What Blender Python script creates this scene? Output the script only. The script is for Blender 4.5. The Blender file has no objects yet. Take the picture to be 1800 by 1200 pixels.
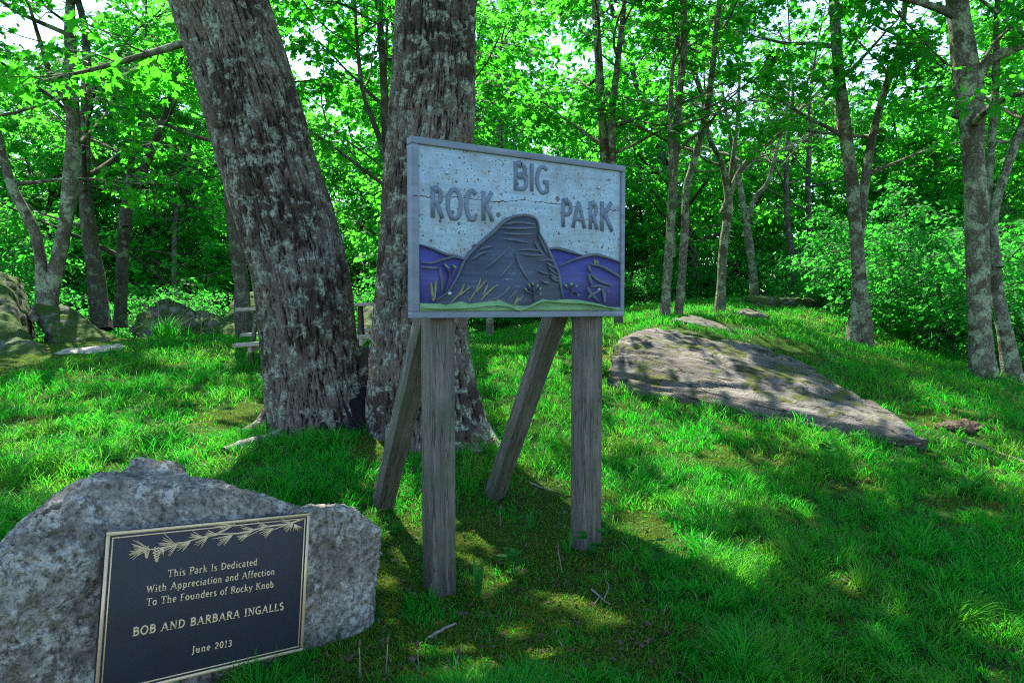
import bpy, bmesh, math, random
import numpy as np
from mathutils import Vector, Matrix

R = math.radians
scene = bpy.context.scene
COL = scene.collection

# ------------------------------------------------------------------ camera
F = 1200.0                      # focal length in photo pixels (1800 wide)
PITCH = math.atan(62 / F)
CAM = np.array([0.0, 0.0, 1.5])
cd = bpy.data.cameras.new('camera'); cam = bpy.data.objects.new('camera', cd); COL.objects.link(cam)
cam.location = CAM; cam.rotation_euler = (math.pi / 2 - PITCH, 0, 0)
cd.sensor_width = 36; cd.lens = 24; cd.clip_start = 0.05; cd.clip_end = 3000
scene.camera = cam

# ------------------------------------------------------------------ light
SUN_EL, SUN_AZ = R(58), R(-26)  # azimuth from +Y towards +X
SUN = np.array([math.sin(SUN_AZ) * math.cos(SUN_EL), math.cos(SUN_AZ) * math.cos(SUN_EL), math.sin(SUN_EL)])
world = bpy.data.worlds.new('World'); scene.world = world; world.use_nodes = True
wn = world.node_tree; bg = wn.nodes['Background']
sky = wn.nodes.new('ShaderNodeTexSky'); sky.sky_type = 'NISHITA'; sky.sun_disc = False
sky.sun_elevation = SUN_EL; sky.sun_rotation = SUN_AZ; sky.altitude = 900; sky.air_density = 1.2; sky.dust_density = 0.8; sky.ozone_density = 1.0
wn.links.new(sky.outputs[0], bg.inputs[0]); bg.inputs[1].default_value = 0.12
ld = bpy.data.lights.new('sun', 'SUN'); ld.energy = 5.0; ld.angle = R(0.5); ld.color = (1, 0.93, 0.76)
sun = bpy.data.objects.new('sun', ld); COL.objects.link(sun)
sun.rotation_euler = Vector(SUN).to_track_quat('Z', 'Y').to_euler()
vs = scene.view_settings; vs.view_transform = 'Standard'; vs.look = 'None'; vs.gamma = 1; vs.exposure = 2.05
scene.display_settings.display_device = 'sRGB'
cy = scene.cycles
cy.max_bounces = 7; cy.diffuse_bounces = 4; cy.transmission_bounces = 5; cy.glossy_bounces = 2; cy.transparent_max_bounces = 4
cy.use_denoising = False; cy.caustics_reflective = False; cy.caustics_refractive = False
try: cy.denoiser = 'OPENIMAGEDENOISE'; cy.denoising_input_passes = 'RGB_ALBEDO_NORMAL'; cy.denoising_prefilter = 'ACCURATE'
except Exception: pass
cy.sample_clamp_indirect = 6; cy.filter_width = 1.1

rng = np.random.default_rng(7)
random.seed(7)

# ------------------------------------------------------------------ projection helpers
FWD = np.array([0, math.cos(PITCH), -math.sin(PITCH)]); UP = np.array([0, math.sin(PITCH), math.cos(PITCH)]); RT = np.array([1.0, 0, 0])
def ray(px, py): return FWD + (px - 900) / F * RT + (600 - py) / F * UP
def P(px, py, D): return CAM + D * ray(px, py)
def project(p):
    q = np.asarray(p) - CAM; d = q @ FWD
    return 900 + F * (q @ RT) / d, 600 - F * (q @ UP) / d, d
def plane_hit(px, py, O, n):
    r = ray(px, py); t = ((O - CAM) @ n) / (r @ n); return CAM + t * r

# ------------------------------------------------------------------ noise
def _hash(ix, iy, iz, seed):
    h = (ix * 374761393 + iy * 668265263 + iz * 2147483647 + seed * 1274126177) & 0xFFFFFFFF
    h = ((h ^ (h >> 13)) * 1274126177) & 0xFFFFFFFF
    h = ((h ^ (h >> 16)) * 2246822519) & 0xFFFFFFFF
    return ((h ^ (h >> 15)) & 0xFFFF) / 32767.5 - 1.0
def vnoise(p, seed=0):
    p = np.asarray(p, float); i = np.floor(p).astype(np.int64); f = p - i; u = f * f * f * (f * (f * 6 - 15) + 10)
    out = 0
    for dx in (0, 1):
        for dy in (0, 1):
            for dz in (0, 1):
                w = (u[..., 0] if dx else 1 - u[..., 0]) * (u[..., 1] if dy else 1 - u[..., 1]) * (u[..., 2] if dz else 1 - u[..., 2])
                out = out + w * _hash(i[..., 0] + dx, i[..., 1] + dy, i[..., 2] + dz, seed)
    return out
def fbm(p, seed=0, oct=4, gain=0.5):
    p = np.asarray(p, float); a, s, o = 1.0, 0.0, 0
    for k in range(oct):
        o = o + a * vnoise(p * (2.03 ** k) + 17.3 * k, seed + k); s += a; a *= gain
    return o / s

# ------------------------------------------------------------------ object helpers
def link(name, mesh, parent=None, mat=None, smooth=False):
    o = bpy.data.objects.new(name, mesh); COL.objects.link(o)
    if parent is not None: o.parent = parent
    if mat is not None:
        for m in (mat if isinstance(mat, (list, tuple)) else [mat]): mesh.materials.append(m)
    if smooth: mesh.polygons.foreach_set('use_smooth', np.ones(len(mesh.polygons), bool))
    return o
def tag(o, label=None, cat=None, group=None, kind=None):
    if label: o['label'] = label
    if cat: o['category'] = cat
    if group: o['group'] = group
    if kind: o['kind'] = kind
    return o
def empty(name, loc, label, cat, group=None):
    o = bpy.data.objects.new(name, None); COL.objects.link(o); o.location = tuple(loc); o.empty_display_size = 0.2
    return tag(o, label, cat, group)
def np_mesh(name, V, loops, totals, uv=None):
    me = bpy.data.meshes.new(name); V = np.asarray(V, np.float32); loops = np.asarray(loops, np.int32).ravel(); totals = np.asarray(totals, np.int32)
    me.vertices.add(len(V)); me.vertices.foreach_set('co', V.ravel())
    me.loops.add(len(loops)); me.loops.foreach_set('vertex_index', loops)
    me.polygons.add(len(totals)); st = np.zeros(len(totals), np.int32); st[1:] = np.cumsum(totals)[:-1]
    me.polygons.foreach_set('loop_start', st)
    try: me.polygons.foreach_set('loop_total', totals)
    except Exception: pass
    if uv is not None:
        l = me.uv_layers.new(name='UVMap'); l.data.foreach_set('uv', np.asarray(uv, np.float32)[loops].ravel())
    me.update(calc_edges=True); me.validate()
    return me
class MB:
    def __init__(s): s.v = []; s.f = []; s.uv = []
    def add(s, V, Fc, uv=None):
        b = len(s.v); s.v += [tuple(map(float, p)) for p in V]; s.f += [tuple(b + i for i in f) for f in Fc]
        s.uv += [tuple(q) for q in uv] if uv is not None else [(float(p[0] + p[1]), float(p[2])) for p in V]
    def box(s, O, a, b, c, bev=0.0):
        """box spanned from corner O by vectors a,b,c with chamfered edges"""
        O, a, b, c = map(lambda q: np.asarray(q, float), (O, a, b, c))
        if bev <= 0:
            V = [O + i * a + j * b + k * c for i in (0, 1) for j in (0, 1) for k in (0, 1)]
            Fc = [(0, 1, 3, 2), (4, 6, 7, 5), (0, 4, 5, 1), (2, 3, 7, 6), (0, 2, 6, 4), (1, 5, 7, 3)]
            s.add(V, Fc); return
        bm = bmesh.new(); la, lb, lc = np.linalg.norm(a), np.linalg.norm(b), np.linalg.norm(c)
        bmesh.ops.create_cube(bm, size=1)
        for v in bm.verts: v.co = Vector(((v.co.x + .5) * la, (v.co.y + .5) * lb, (v.co.z + .5) * lc))
        bmesh.ops.bevel(bm, geom=list(bm.edges), offset=bev, segments=2, affect='EDGES', profile=0.5)
        ua, ub, uc = a / la, b / lb, c / lc
        bm.verts.index_update()
        V = [O + v.co.x * ua + v.co.y * ub + v.co.z * uc for v in bm.verts]
        s.add(V, [[v.index for v in f.verts] for f in bm.faces]); bm.free()
    def tube(s, pts, rad, n=6, cap=True):
        pts = np.asarray(pts, float); k = len(pts); rad = np.broadcast_to(np.asarray(rad, float), (k,))
        V, UV = tube_rings(pts, rad, n)
        Fc = [(i * n + j, i * n + (j + 1) % n, (i + 1) * n + (j + 1) % n, (i + 1) * n + j) for i in range(k - 1) for j in range(n)]
        if cap: Fc += [tuple(range(n - 1, -1, -1)), tuple(range((k - 1) * n, k * n))]
        s.add(V, Fc, UV)
    def extrude(s, poly3, h):
        """closed polygon (list of 3d points) extruded by vector h"""
        n = len(poly3); A = [np.asarray(p, float) for p in poly3]; B = [p + h for p in A]
        Fc = [tuple(range(n, 2 * n)), tuple(range(n - 1, -1, -1))] + [(i, (i + 1) % n, n + (i + 1) % n, n + i) for i in range(n)]
        s.add(A + B, Fc)
    def build(s, name, mat, parent=None, smooth=False, origin=None):
        V = np.asarray(s.v, float)
        if origin is not None: V = V - np.asarray(origin)
        loops = [i for f in s.f for i in f]
        me = np_mesh(name, V, loops, [len(f) for f in s.f], s.uv)
        return link(name, me, parent, mat, smooth)
def frames(pts):
    pts = np.asarray(pts, float); T = np.gradient(pts, axis=0); T /= np.linalg.norm(T, axis=1)[:, None] + 1e-9
    ref = np.array([0, -1.0, 0]) if abs(T[0, 1]) < 0.9 else np.array([1.0, 0, 0])
    A = np.zeros_like(pts); B = np.zeros_like(pts)
    for i in range(len(pts)):
        a = ref - (ref @ T[i]) * T[i]; a /= np.linalg.norm(a) + 1e-9; A[i] = a; B[i] = np.cross(T[i], a); ref = a
    return T, A, B
def tube_rings(pts, rad, n):
    T, A, B = frames(pts); th = np.arange(n) * 2 * math.pi / n
    V = pts[:, None] + rad[:, None, None] * (np.cos(th)[None, :, None] * A[:, None] + np.sin(th)[None, :, None] * B[:, None])
    s = np.concatenate([[0], np.cumsum(np.linalg.norm(np.diff(pts, axis=0), axis=1))])
    UV = np.stack([np.broadcast_to(((th + math.pi) % (2 * math.pi) - math.pi)[None] * rad.mean(), (len(pts), n)), np.broadcast_to(s[:, None], (len(pts), n))], -1)
    return V.reshape(-1, 3), UV.reshape(-1, 2)
def spline(pts, m):
    """catmull-rom resample of rows"""
    pts = np.asarray(pts, float); k = len(pts)
    E = np.vstack([2 * pts[0] - pts[1], pts, 2 * pts[-1] - pts[-2]])
    t = np.linspace(0, k - 1 - 1e-9, m); i = t.astype(int); u = (t - i)[:, None]
    p0, p1, p2, p3 = E[i], E[i + 1], E[i + 2], E[i + 3]
    return 0.5 * (2 * p1 + (p2 - p0) * u + (2 * p0 - 5 * p1 + 4 * p2 - p3) * u ** 2 + (3 * p1 - p0 - 3 * p2 + p3) * u ** 3)

# ------------------------------------------------------------------ materials
class NT:
    def __init__(s, name):
        s.m = bpy.data.materials.new(name); s.m.use_nodes = True; s.t = s.m.node_tree; s.t.nodes.clear()
        s.out = s.t.nodes.new('ShaderNodeOutputMaterial')
    def n(s, typ, ins=None, out=0, **kw):
        nd = s.t.nodes.new('ShaderNode' + typ)
        for k, v in kw.items(): setattr(nd, k, v)
        for k, v in (ins or {}).items():
            if isinstance(v, bpy.types.NodeSocket): s.t.links.new(v, nd.inputs[k])
            elif v is not None: nd.inputs[k].default_value = v
        return nd if out is None else nd.outputs[out]
    def ramp(s, fac, stops):
        nd = s.t.nodes.new('ShaderNodeValToRGB'); s.t.links.new(fac, nd.inputs[0]); e = nd.color_ramp.elements
        while len(e) < len(stops): e.new(0.5)
        for el, (p, c) in zip(e, stops): el.position = p; el.color = (*c, 1) if not isinstance(c, (int, float)) else (c, c, c, 1)
        return nd.outputs[0]
    def mix(s, fac, a, b, mode='MIX'):
        nd = s.t.nodes.new('ShaderNodeMix'); nd.data_type = 'RGBA'; nd.blend_type = mode
        for k, v in ((0, fac), (6, a), (7, b)):
            if isinstance(v, bpy.types.NodeSocket): s.t.links.new(v, nd.inputs[k])
            elif k == 0: nd.inputs[0].default_value = v
            else: nd.inputs[k].default_value = (*v, 1)
        return nd.outputs[2]
    def math(s, op, a, b=None, clamp=False):
        nd = s.t.nodes.new('ShaderNodeMath'); nd.operation = op; nd.use_clamp = clamp
        for k, v in ((0, a), (1, b)):
            if isinstance(v, bpy.types.NodeSocket): s.t.links.new(v, nd.inputs[k])
            elif v is not None: nd.inputs[k].default_value = v
        return nd.outputs[0]
    def coord(s, kind='Object', scale=(1, 1, 1), rot=(0, 0, 0), vt='POINT'):
        tc = s.n('TexCoord', out=None).outputs[kind]
        return s.n('Mapping', {'Vector': tc, 'Scale': scale, 'Rotation': rot}, vector_type=vt)
    def noise(s, vec, scale, detail=4, rough=0.55, dist=0.0):
        return s.n('TexNoise', {'Vector': vec, 'Scale': scale, 'Detail': detail, 'Roughness': rough, 'Distortion': dist})
    def bump(s, h, strength=0.5, dist=0.01, normal=None):
        return s.n('Bump', {'Height': h, 'Strength': strength, 'Distance': dist, 'Normal': normal})
    def surf(s, sock): s.t.links.new(sock, s.out.inputs[0]); return s.m
    def pbr(s, color, rough=0.8, normal=None, spec=0.3, metal=0.0):
        return s.surf(s.n('BsdfPrincipled', {'Base Color': color if isinstance(color, bpy.types.NodeSocket) else (*color, 1), 'Roughness': rough,
                                             'Specular IOR Level': spec, 'Metallic': metal, 'Normal': normal}))

def leaf_material(name, dark, mid, light, trans, tfac=0.5, rough=0.45, spec=0.35, patch=None):
    k = NT(name); g = k.n('NewGeometry', out=None); r = g.outputs['Random Per Island']
    ob = k.n('ObjectInfo', out=None).outputs['Random']
    v = k.math('ADD', k.math('MULTIPLY', r, 0.8), k.math('MULTIPLY', ob, 0.2))
    c = k.ramp(v, [(0.0, dark), (0.5, mid), (1.0, light)])
    t = k.ramp(v, [(0.0, tuple(q * 0.7 for q in trans)), (1.0, trans)])
    if patch:                       # ground-wide drift between lush and yellowish growth
        o = k.coord('Object'); f = k.ramp(k.math('ADD', k.math('MULTIPLY', k.noise(o, 0.9, 4, 0.6), 0.6), k.math('MULTIPLY', k.noise(o, 5.0, 3, 0.6), 0.4)), [(0.48, 0.0), (0.64, 0.65)])
        c = k.mix(f, c, patch); t = k.mix(f, t, (0.26, 0.5, 0.045))
    d = k.n('BsdfPrincipled', {'Base Color': c, 'Roughness': rough, 'Specular IOR Level': spec})
    tr = k.n('BsdfTranslucent', {'Color': t})
    return k.surf(k.n('MixShader', {0: tfac, 1: d, 2: tr}))
M = {}
M['leaf'] = leaf_material('tree leaves', (0.005, 0.09, 0.010), (0.011, 0.155, 0.016), (0.035, 0.23, 0.022), (0.075, 0.60, 0.022), 0.56, 0.6, 0.12)
M['leaf_far'] = leaf_material('woodland leaves', (0.007, 0.12, 0.016), (0.015, 0.20, 0.026), (0.05, 0.29, 0.036), (0.10, 0.66, 0.035), 0.6, 0.6, 0.08)
M['leaf_bush'] = leaf_material('bush leaves', (0.008, 0.115, 0.02), (0.016, 0.19, 0.03), (0.045, 0.27, 0.042), (0.07, 0.62, 0.045), 0.54, 0.6, 0.12)
M['grass'] = leaf_material('grass blades', (0.006, 0.115, 0.008), (0.014, 0.185, 0.013), (0.035, 0.26, 0.018), (0.04, 0.55, 0.022), 0.45, 0.5, 0.14, (0.07, 0.17, 0.016))
M['dry_grass'] = leaf_material('dry grass blades', (0.16, 0.12, 0.06), (0.26, 0.22, 0.11), (0.16, 0.22, 0.06), (0.3, 0.28, 0.1), 0.3, 0.6)
M['moss'] = leaf_material('moss tips', (0.02, 0.10, 0.010), (0.06, 0.15, 0.012), (0.15, 0.20, 0.022), (0.18, 0.28, 0.02), 0.35, 0.7, 0.1)
M['herb'] = leaf_material('herb leaves', (0.012, 0.10, 0.015), (0.02, 0.14, 0.02), (0.04, 0.18, 0.025), (0.06, 0.4, 0.04), 0.4, 0.6, 0.15)

def bark_material(name, fissure, ridge, pale, lichen, lich_amt=0.5, su=20, sv=5, bumpd=0.02, attr=False, ls=4.5):
    k = NT(name); tc = k.n('TexCoord', out=None)
    uv = k.n('Mapping', {'Vector': tc.outputs['UV'], 'Scale': (su, sv, 1)}); ob = tc.outputs['Object']
    nz = k.n('TexNoise', {'Vector': uv, 'Scale': 0.9, 'Detail': 5.0, 'Roughness': 0.6}, out='Color')
    warped = k.mix(0.35, uv, nz, 'LINEAR_LIGHT')
    def ridge_lines(sc, det, wd):
        nn = k.noise(warped, sc, det, 0.5)
        return k.ramp(k.math('ABSOLUTE', k.math('SUBTRACT', nn, 0.5)), [(0.0, 0.0), (wd, 1.0)])
    r1, r2 = ridge_lines(0.8, 2.5, 0.075), ridge_lines(1.7, 3.0, 0.06)
    rd = k.math('MULTIPLY', k.math('ADD', k.math('MULTIPLY', r1, 0.8), 0.2), k.math('ADD', k.math('MULTIPLY', r2, 0.55), 0.45))
    fine = k.noise(uv, 3.0, 8, 0.7); big = k.noise(ob, 1.6, 4, 0.6); lz = None; lz2 = k.noise(ob, 30.0, 7, 0.75)
    hgt = k.math('ADD', k.math('MULTIPLY', rd, 0.75), k.math('MULTIPLY', fine, 0.5))
    c = k.mix(rd, fissure, k.mix(k.ramp(fine, [(0.35, 0.0), (0.7, 1.0)]), ridge, pale))
    if attr:
        rv = k.n('Attribute', out='Fac', attribute_name='ridge'); rd2 = k.ramp(k.math('ADD', rv, k.math('MULTIPLY', k.math('SUBTRACT', fine, 0.5), 0.08)), [(0.015, 0.0), (0.10, 1.0)])
        plate = k.mix(k.ramp(fine, [(0.38, 0.0), (0.62, 1.0)]), ridge, pale)
        c = k.mix(rd2, fissure, k.mix(k.math('MULTIPLY', k.math('SUBTRACT', 1.0, r2), 0.6), plate, ridge)); hgt = k.math('ADD', k.math('MULTIPLY', fine, 0.7), k.math('MULTIPLY', rd2, 0.5))
    c = k.mix(k.ramp(big, [(0.47, 0.0), (0.58, 0.72)]), c, (fissure[0] * 1.5, fissure[1] * 1.35, fissure[2] * 1.2))
    th = 0.60 - 0.12 * lich_amt
    lm = k.math('MULTIPLY', k.ramp(k.noise(ob, ls, 5, 0.6), [(th, 0.0), (th + 0.07, 1.0)]), k.ramp(lz2, [(0.40, 0.0), (0.50, 1.0)]))
    lcol = k.mix(k.noise(ob, 3.1, 3), lichen, tuple(q * 0.75 for q in (lichen[0] * 0.9, lichen[1] * 1.12, lichen[2] * 0.85)))
    c = k.mix(lm, c, lcol)
    nrm = k.bump(k.math('ADD', hgt, k.math('MULTIPLY', lm, 0.25)), 0.9, bumpd)
    return k.pbr(c, 0.9, nrm, 0.15)
OAKC = ((0.014, 0.011, 0.0085), (0.066, 0.054, 0.042), (0.20, 0.178, 0.15), (0.32, 0.325, 0.295))
M['oak_bark'] = bark_material('furrowed oak bark', *OAKC, 0.8, 34, 7.0, 0.035, True, 9.0)
M['oak_root'] = bark_material('oak root bark', *OAKC, 1.0, 20, 8.0, 0.03)
M['bark'] = bark_material('grey bark with lichen', (0.035, 0.032, 0.024), (0.125, 0.125, 0.095), (0.21, 0.21, 0.165), (0.30, 0.34, 0.26), 0.85, 30, 14, 0.012, False, 5.5)
M['dark_bark'] = bark_material('dark bark', (0.025, 0.024, 0.02), (0.075, 0.07, 0.06), (0.12, 0.12, 0.10), (0.18, 0.21, 0.17), 0.5, 26, 9, 0.012)

def rock_material(name, cols, moss_amt=0.4, lichen=0.5, grain=(1, 1, 1), rot=(0, 0, 0), speck=0.5, mossc=(0.045, 0.07, 0.012), crack=0.5):
    k = NT(name); ob = k.coord('Object'); gv = k.coord('Object', tuple(1 / q for q in grain), rot, 'TEXTURE')
    a = k.noise(gv, 3.0, 10, 0.68); b = k.noise(ob, 42, 8, 0.75); c0 = k.noise(ob, 11, 6, 0.7); m = k.noise(ob, 2.6, 8, 0.68)
    c = k.ramp(a, [(0.3, cols[0]), (0.5, cols[1]), (0.68, cols[2])])
    c = k.mix(k.ramp(b, [(0.38, speck), (0.56, 0.0)]), c, tuple(q * 0.45 for q in cols[0]))
    lm = k.math('ADD', k.math('MULTIPLY', c0, 0.6), k.math('MULTIPLY', b, 0.4)); lo = 0.64 - 0.12 * lichen
    c = k.mix(k.ramp(lm, [(lo, 0.0), (lo + 0.06, 0.85)]), c, (0.36, 0.375, 0.345))
    ck = k.ramp(k.math('ABSOLUTE', k.math('SUBTRACT', k.noise(gv, 2.0, 4, 0.55), 0.5)), [(0.0, 1.0), (0.018, 0.0)]); ck = k.math('MULTIPLY', ck, crack)
    c = k.mix(ck, c, (0.02, 0.018, 0.016))
    up = k.n('SeparateXYZ', {0: k.n('NewGeometry', out=None).outputs['Normal']}, out=2)
    mm = k.math('ADD', k.math('ADD', k.math('MULTIPLY', m, 0.75), k.math('MULTIPLY', c0, 0.35)), k.math('MULTIPLY', up, 0.06))
    lo = 0.80 - 0.24 * moss_amt
    mk = k.ramp(mm, [(lo, 0.0), (lo + 0.07, 1.0)])
    c = k.mix(mk, c, k.mix(k.noise(ob, 30, 4), mossc, (mossc[0] * 2.3, mossc[1] * 1.7, mossc[2] * 1.5)))
    h = k.math('ADD', k.math('ADD', k.math('MULTIPLY', a, 1.2), k.math('MULTIPLY', b, 0.35)), k.math('ADD', k.math('MULTIPLY', c0, 0.5), k.math('SUBTRACT', k.math('MULTIPLY', mk, 0.3), ck)))
    return k.pbr(c, 0.88, k.bump(h, 0.9, 0.025), 0.2)
M['memorial_rock'] = rock_material('speckled grey boulder stone', ((0.10, 0.093, 0.08), (0.225, 0.213, 0.19), (0.38, 0.365, 0.335)), 0.10, 1.0, (1.8, 1.8, 1.8), speck=0.9, crack=0.25)
M['slab_rock'] = rock_material('layered grey outcrop stone', ((0.055, 0.05, 0.046), (0.115, 0.107, 0.10), (0.19, 0.18, 0.17)), 0.80, 0.5, (0.3, 1.6, 4.0), (0, 0.12, -0.82), 0.45, (0.032, 0.05, 0.010), 0.95)
M['mossy_rock'] = rock_material('mossy grey stone', ((0.06, 0.062, 0.058), (0.125, 0.13, 0.12), (0.22, 0.23, 0.21)), 1.2, 0.45, (1, 1, 2.5), speck=0.5, mossc=(0.018, 0.05, 0.008))
M['white_rock'] = rock_material('pale quartz stone', ((0.22, 0.2, 0.19), (0.38, 0.35, 0.33), (0.5, 0.47, 0.45)), 0.5, 0.3, (1, 1, 3), speck=0.3)

def wood_material(name, c0, c1, c2, grain=(3, 3, 40), green=0.0, rough=0.8, kind='UV'):
    k = NT(name); ob = k.coord('Object'); uv = k.coord(kind, grain)
    a = k.noise(uv, 1.0, 8, 0.7, 0.4); b = k.noise(uv, 6.0, 5, 0.7); big = k.noise(ob, 4.0, 5, 0.65)
    c = k.ramp(a, [(0.3, c0), (0.5, c1), (0.7, c2)])
    c = k.mix(k.ramp(b, [(0.35, 0.55), (0.55, 0.0)]), c, tuple(q * 0.5 for q in c0))
    ckk = k.ramp(k.math('ABSOLUTE', k.math('SUBTRACT', k.n('TexNoise', {'Vector': k.coord(kind, tuple(q * 0.55 for q in grain)), 'Scale': 1.0, 'Detail': 3.0, 'Roughness': 0.5}), 0.5)), [(0.0, 1.0), (0.012, 0.0)])
    kn = k.n('TexVoronoi', {'Vector': k.coord(kind, tuple(min(q, 40) * (0.14 if q > 10 else 0.9) for q in grain)), 'Scale': 1.0}, out=None)
    knot = k.math('MULTIPLY', k.ramp(kn.outputs['Distance'], [(0.07, 1.0), (0.11, 0.0)]), k.math('GREATER_THAN', k.n('SeparateColor', {0: kn.outputs['Color']}), 0.6))
    c = k.mix(k.math('MULTIPLY', k.math('MAXIMUM', ckk, knot), 0.85), c, (0.022, 0.018, 0.016)); a = k.math('SUBTRACT', a, k.math('MULTIPLY', ckk, 0.7))
    if green: c = k.mix(k.ramp(big, [(0.45, 0.0), (0.68, green)]), c, (0.055, 0.075, 0.045))
    return k.pbr(c, rough, k.bump(k.math('ADD', a, k.math('MULTIPLY', b, 0.5)), 0.7, 0.006), 0.2)
M['post_wood'] = wood_material('weathered grey post wood', (0.06, 0.056, 0.048), (0.115, 0.108, 0.096), (0.19, 0.18, 0.165), (38, 2.2, 1), 0.8)
M['table_wood'] = wood_material('weathered table wood', (0.22, 0.20, 0.18), (0.36, 0.335, 0.31), (0.5, 0.47, 0.44), (2.2, 40, 1), 0.2)

def paint_material(name, base, chips, amt, spots=0.0, streak=(3, 3, 30), rough=0.6, dirt=(0.075, 0.055, 0.042)):
    k = NT(name); ob = k.coord('Object'); sv = k.coord('Object', streak)
    a = k.noise(sv, 2.0, 8, 0.7); b = k.noise(ob, 55, 6, 0.7); g = k.noise(ob, 5.5, 6, 0.7); big = k.noise(ob, 2.2, 4, 0.6)
    c = k.mix(k.ramp(a, [(0.32, 0.0), (0.68, 0.9)]), tuple(q * 0.8 for q in base), tuple(min(1, q * 1.45) for q in base))
    c = k.mix(k.ramp(g, [(0.42, 0.0), (0.75, 0.45)]), c, tuple(q * 0.6 for q in base))
    s = k.math('ADD', k.math('MULTIPLY', a, 0.45), k.math('MULTIPLY', b, 0.55)); lo = 0.70 - 0.16 * amt
    c = k.mix(k.ramp(s, [(lo, 0.0), (lo + 0.05, 0.85)]), c, chips)
    h = k.math('MULTIPLY', a, 0.5)
    if spots > 0.5: c = k.mix(k.ramp(k.noise(ob, 3.4, 7, 0.7), [(0.46, 0.0), (0.66, 0.75)]), c, (0.15, 0.155, 0.145))
    if spots:
        jit = k.mix(0.008, ob, k.n('TexNoise', {'Vector': ob, 'Scale': 30.0, 'Detail': 3.0}, out='Color'), 'LINEAR_LIGHT')
        for sc, th, cut in ((9.0, 0.15, 0.5), (22.0, 0.22, 0.4), (55.0, 0.28, 0.3)):
            vo = k.n('TexVoronoi', {'Vector': jit, 'Scale': sc}, out=None)
            gate = k.n('SeparateColor', {0: vo.outputs['Color']})
            on = k.math('MULTIPLY', k.math('GREATER_THAN', gate, cut), k.math('GREATER_THAN', k.math('ADD', g, k.math('MULTIPLY', gate, 0.25)), 0.56))
            rad = k.math('MULTIPLY', gate, th * spots)
            sp = k.math('MULTIPLY', k.math('LESS_THAN', vo.outputs['Distance'], rad), on)
            c = k.mix(k.math('MULTIPLY', sp, 0.85), c, dirt); h = k.math('ADD', h, k.math('MULTIPLY', sp, 0.6))
    return k.pbr(c, rough, k.bump(h, 0.6, 0.004), 0.3)
M['sign_blue'] = paint_material('weathered sky blue paint', (0.225, 0.33, 0.41), (0.13, 0.13, 0.115), 0.9, 1.0, (1.2, 1.2, 16))
M['sign_frame'] = paint_material('slate grey frame paint', (0.125, 0.16, 0.21), (0.2, 0.21, 0.22), 0.2, 0.25, (1.5, 1.5, 9), dirt=(0.07, 0.06, 0.05))
M['sign_letter'] = paint_material('slate letter paint', (0.10, 0.14, 0.20), (0.15, 0.14, 0.13), 0.35, 0.3, (3, 3, 9), dirt=(0.06, 0.045, 0.04))
M['sign_rock'] = paint_material('dusky blue relief paint', (0.036, 0.053, 0.082), (0.19, 0.21, 0.235), 0.75, 0.0, (1.5, 1.5, 26))
M['sign_ridge'] = paint_material('slate relief paint', (0.066, 0.086, 0.118), (0.2, 0.22, 0.24), 0.4, 0.0, (3, 3, 9))
M['sign_hill'] = paint_material('violet relief paint', (0.036, 0.042, 0.17), (0.07, 0.10, 0.17), 0.75, 0.0, (1.5, 1.5, 22))
M['sign_green'] = paint_material('green relief paint', (0.13, 0.25, 0.12), (0.09, 0.12, 0.2), 0.5, 0.4, (3, 3, 9), dirt=(0.2, 0.06, 0.05))
M['sign_yellow'] = paint_material('straw relief paint', (0.17, 0.19, 0.09), (0.07, 0.09, 0.13), 0.9, 0.0, (3, 3, 9))
M['sign_brown'] = paint_material('dark brown relief paint', (0.04, 0.04, 0.07), (0.1, 0.06, 0.07), 0.4, 0.0, (3, 3, 9))
M['steel'] = NT('dull bolt steel').pbr((0.3, 0.36, 0.42), 0.45, None, 0.5, 0.6)
M['crack'] = NT('board crack with painted shade').pbr((0.03, 0.03, 0.03), 0.9)  # strip over the split; its dark colour paints the shade inside the gap
_k = NT('dark bronze plaque ground'); _o = _k.coord('Object'); _n = _k.noise(_o, 260, 4, 0.7)
M['plaque_dark'] = _k.pbr(_k.mix(_k.noise(_o, 5, 5), (0.008, 0.011, 0.019), (0.016, 0.021, 0.034)), 0.5, _k.bump(_n, 0.35, 0.002), 0.3)
_k = NT('polished bronze lettering'); _o = _k.coord('Object', (1, 1, 1))
M['bronze'] = _k.pbr(_k.mix(_k.noise(_o, 60, 5), (0.43, 0.34, 0.205), (0.58, 0.47, 0.305)), 0.42, None, 0.4, 0.25)
_k = NT('pale painted board'); _o = _k.coord('Object')
M['board'] = _k.pbr(_k.mix(_k.noise(_o, 5, 5), (0.22, 0.30, 0.34), (0.32, 0.40, 0.44)), 0.7)
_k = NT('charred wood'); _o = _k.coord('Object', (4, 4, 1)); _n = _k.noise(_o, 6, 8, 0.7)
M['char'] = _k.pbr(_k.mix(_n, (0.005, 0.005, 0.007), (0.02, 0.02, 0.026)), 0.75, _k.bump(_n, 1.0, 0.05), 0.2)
_k = NT('dead twig wood'); _o = _k.coord('Object'); _n = _k.noise(_o, 40, 6, 0.7)
M['twig'] = _k.pbr(_k.mix(_n, (0.10, 0.075, 0.06), (0.32, 0.30, 0.27)), 0.85, _k.bump(_n, 0.6, 0.005), 0.2)
_k = NT('lichened dead root'); _o = _k.coord('Object'); _n = _k.noise(_o, 24, 8, 0.75)
M['root'] = _k.pbr(_k.ramp(_n, [(0.35, (0.07, 0.06, 0.05)), (0.5, (0.22, 0.22, 0.19)), (0.65, (0.42, 0.45, 0.40))]), 0.9, _k.bump(_n, 0.9, 0.012), 0.15)
_k = NT('dry litter'); _o = _k.coord('Object'); _n = _k.noise(_o, 30, 8, 0.75)
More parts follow.
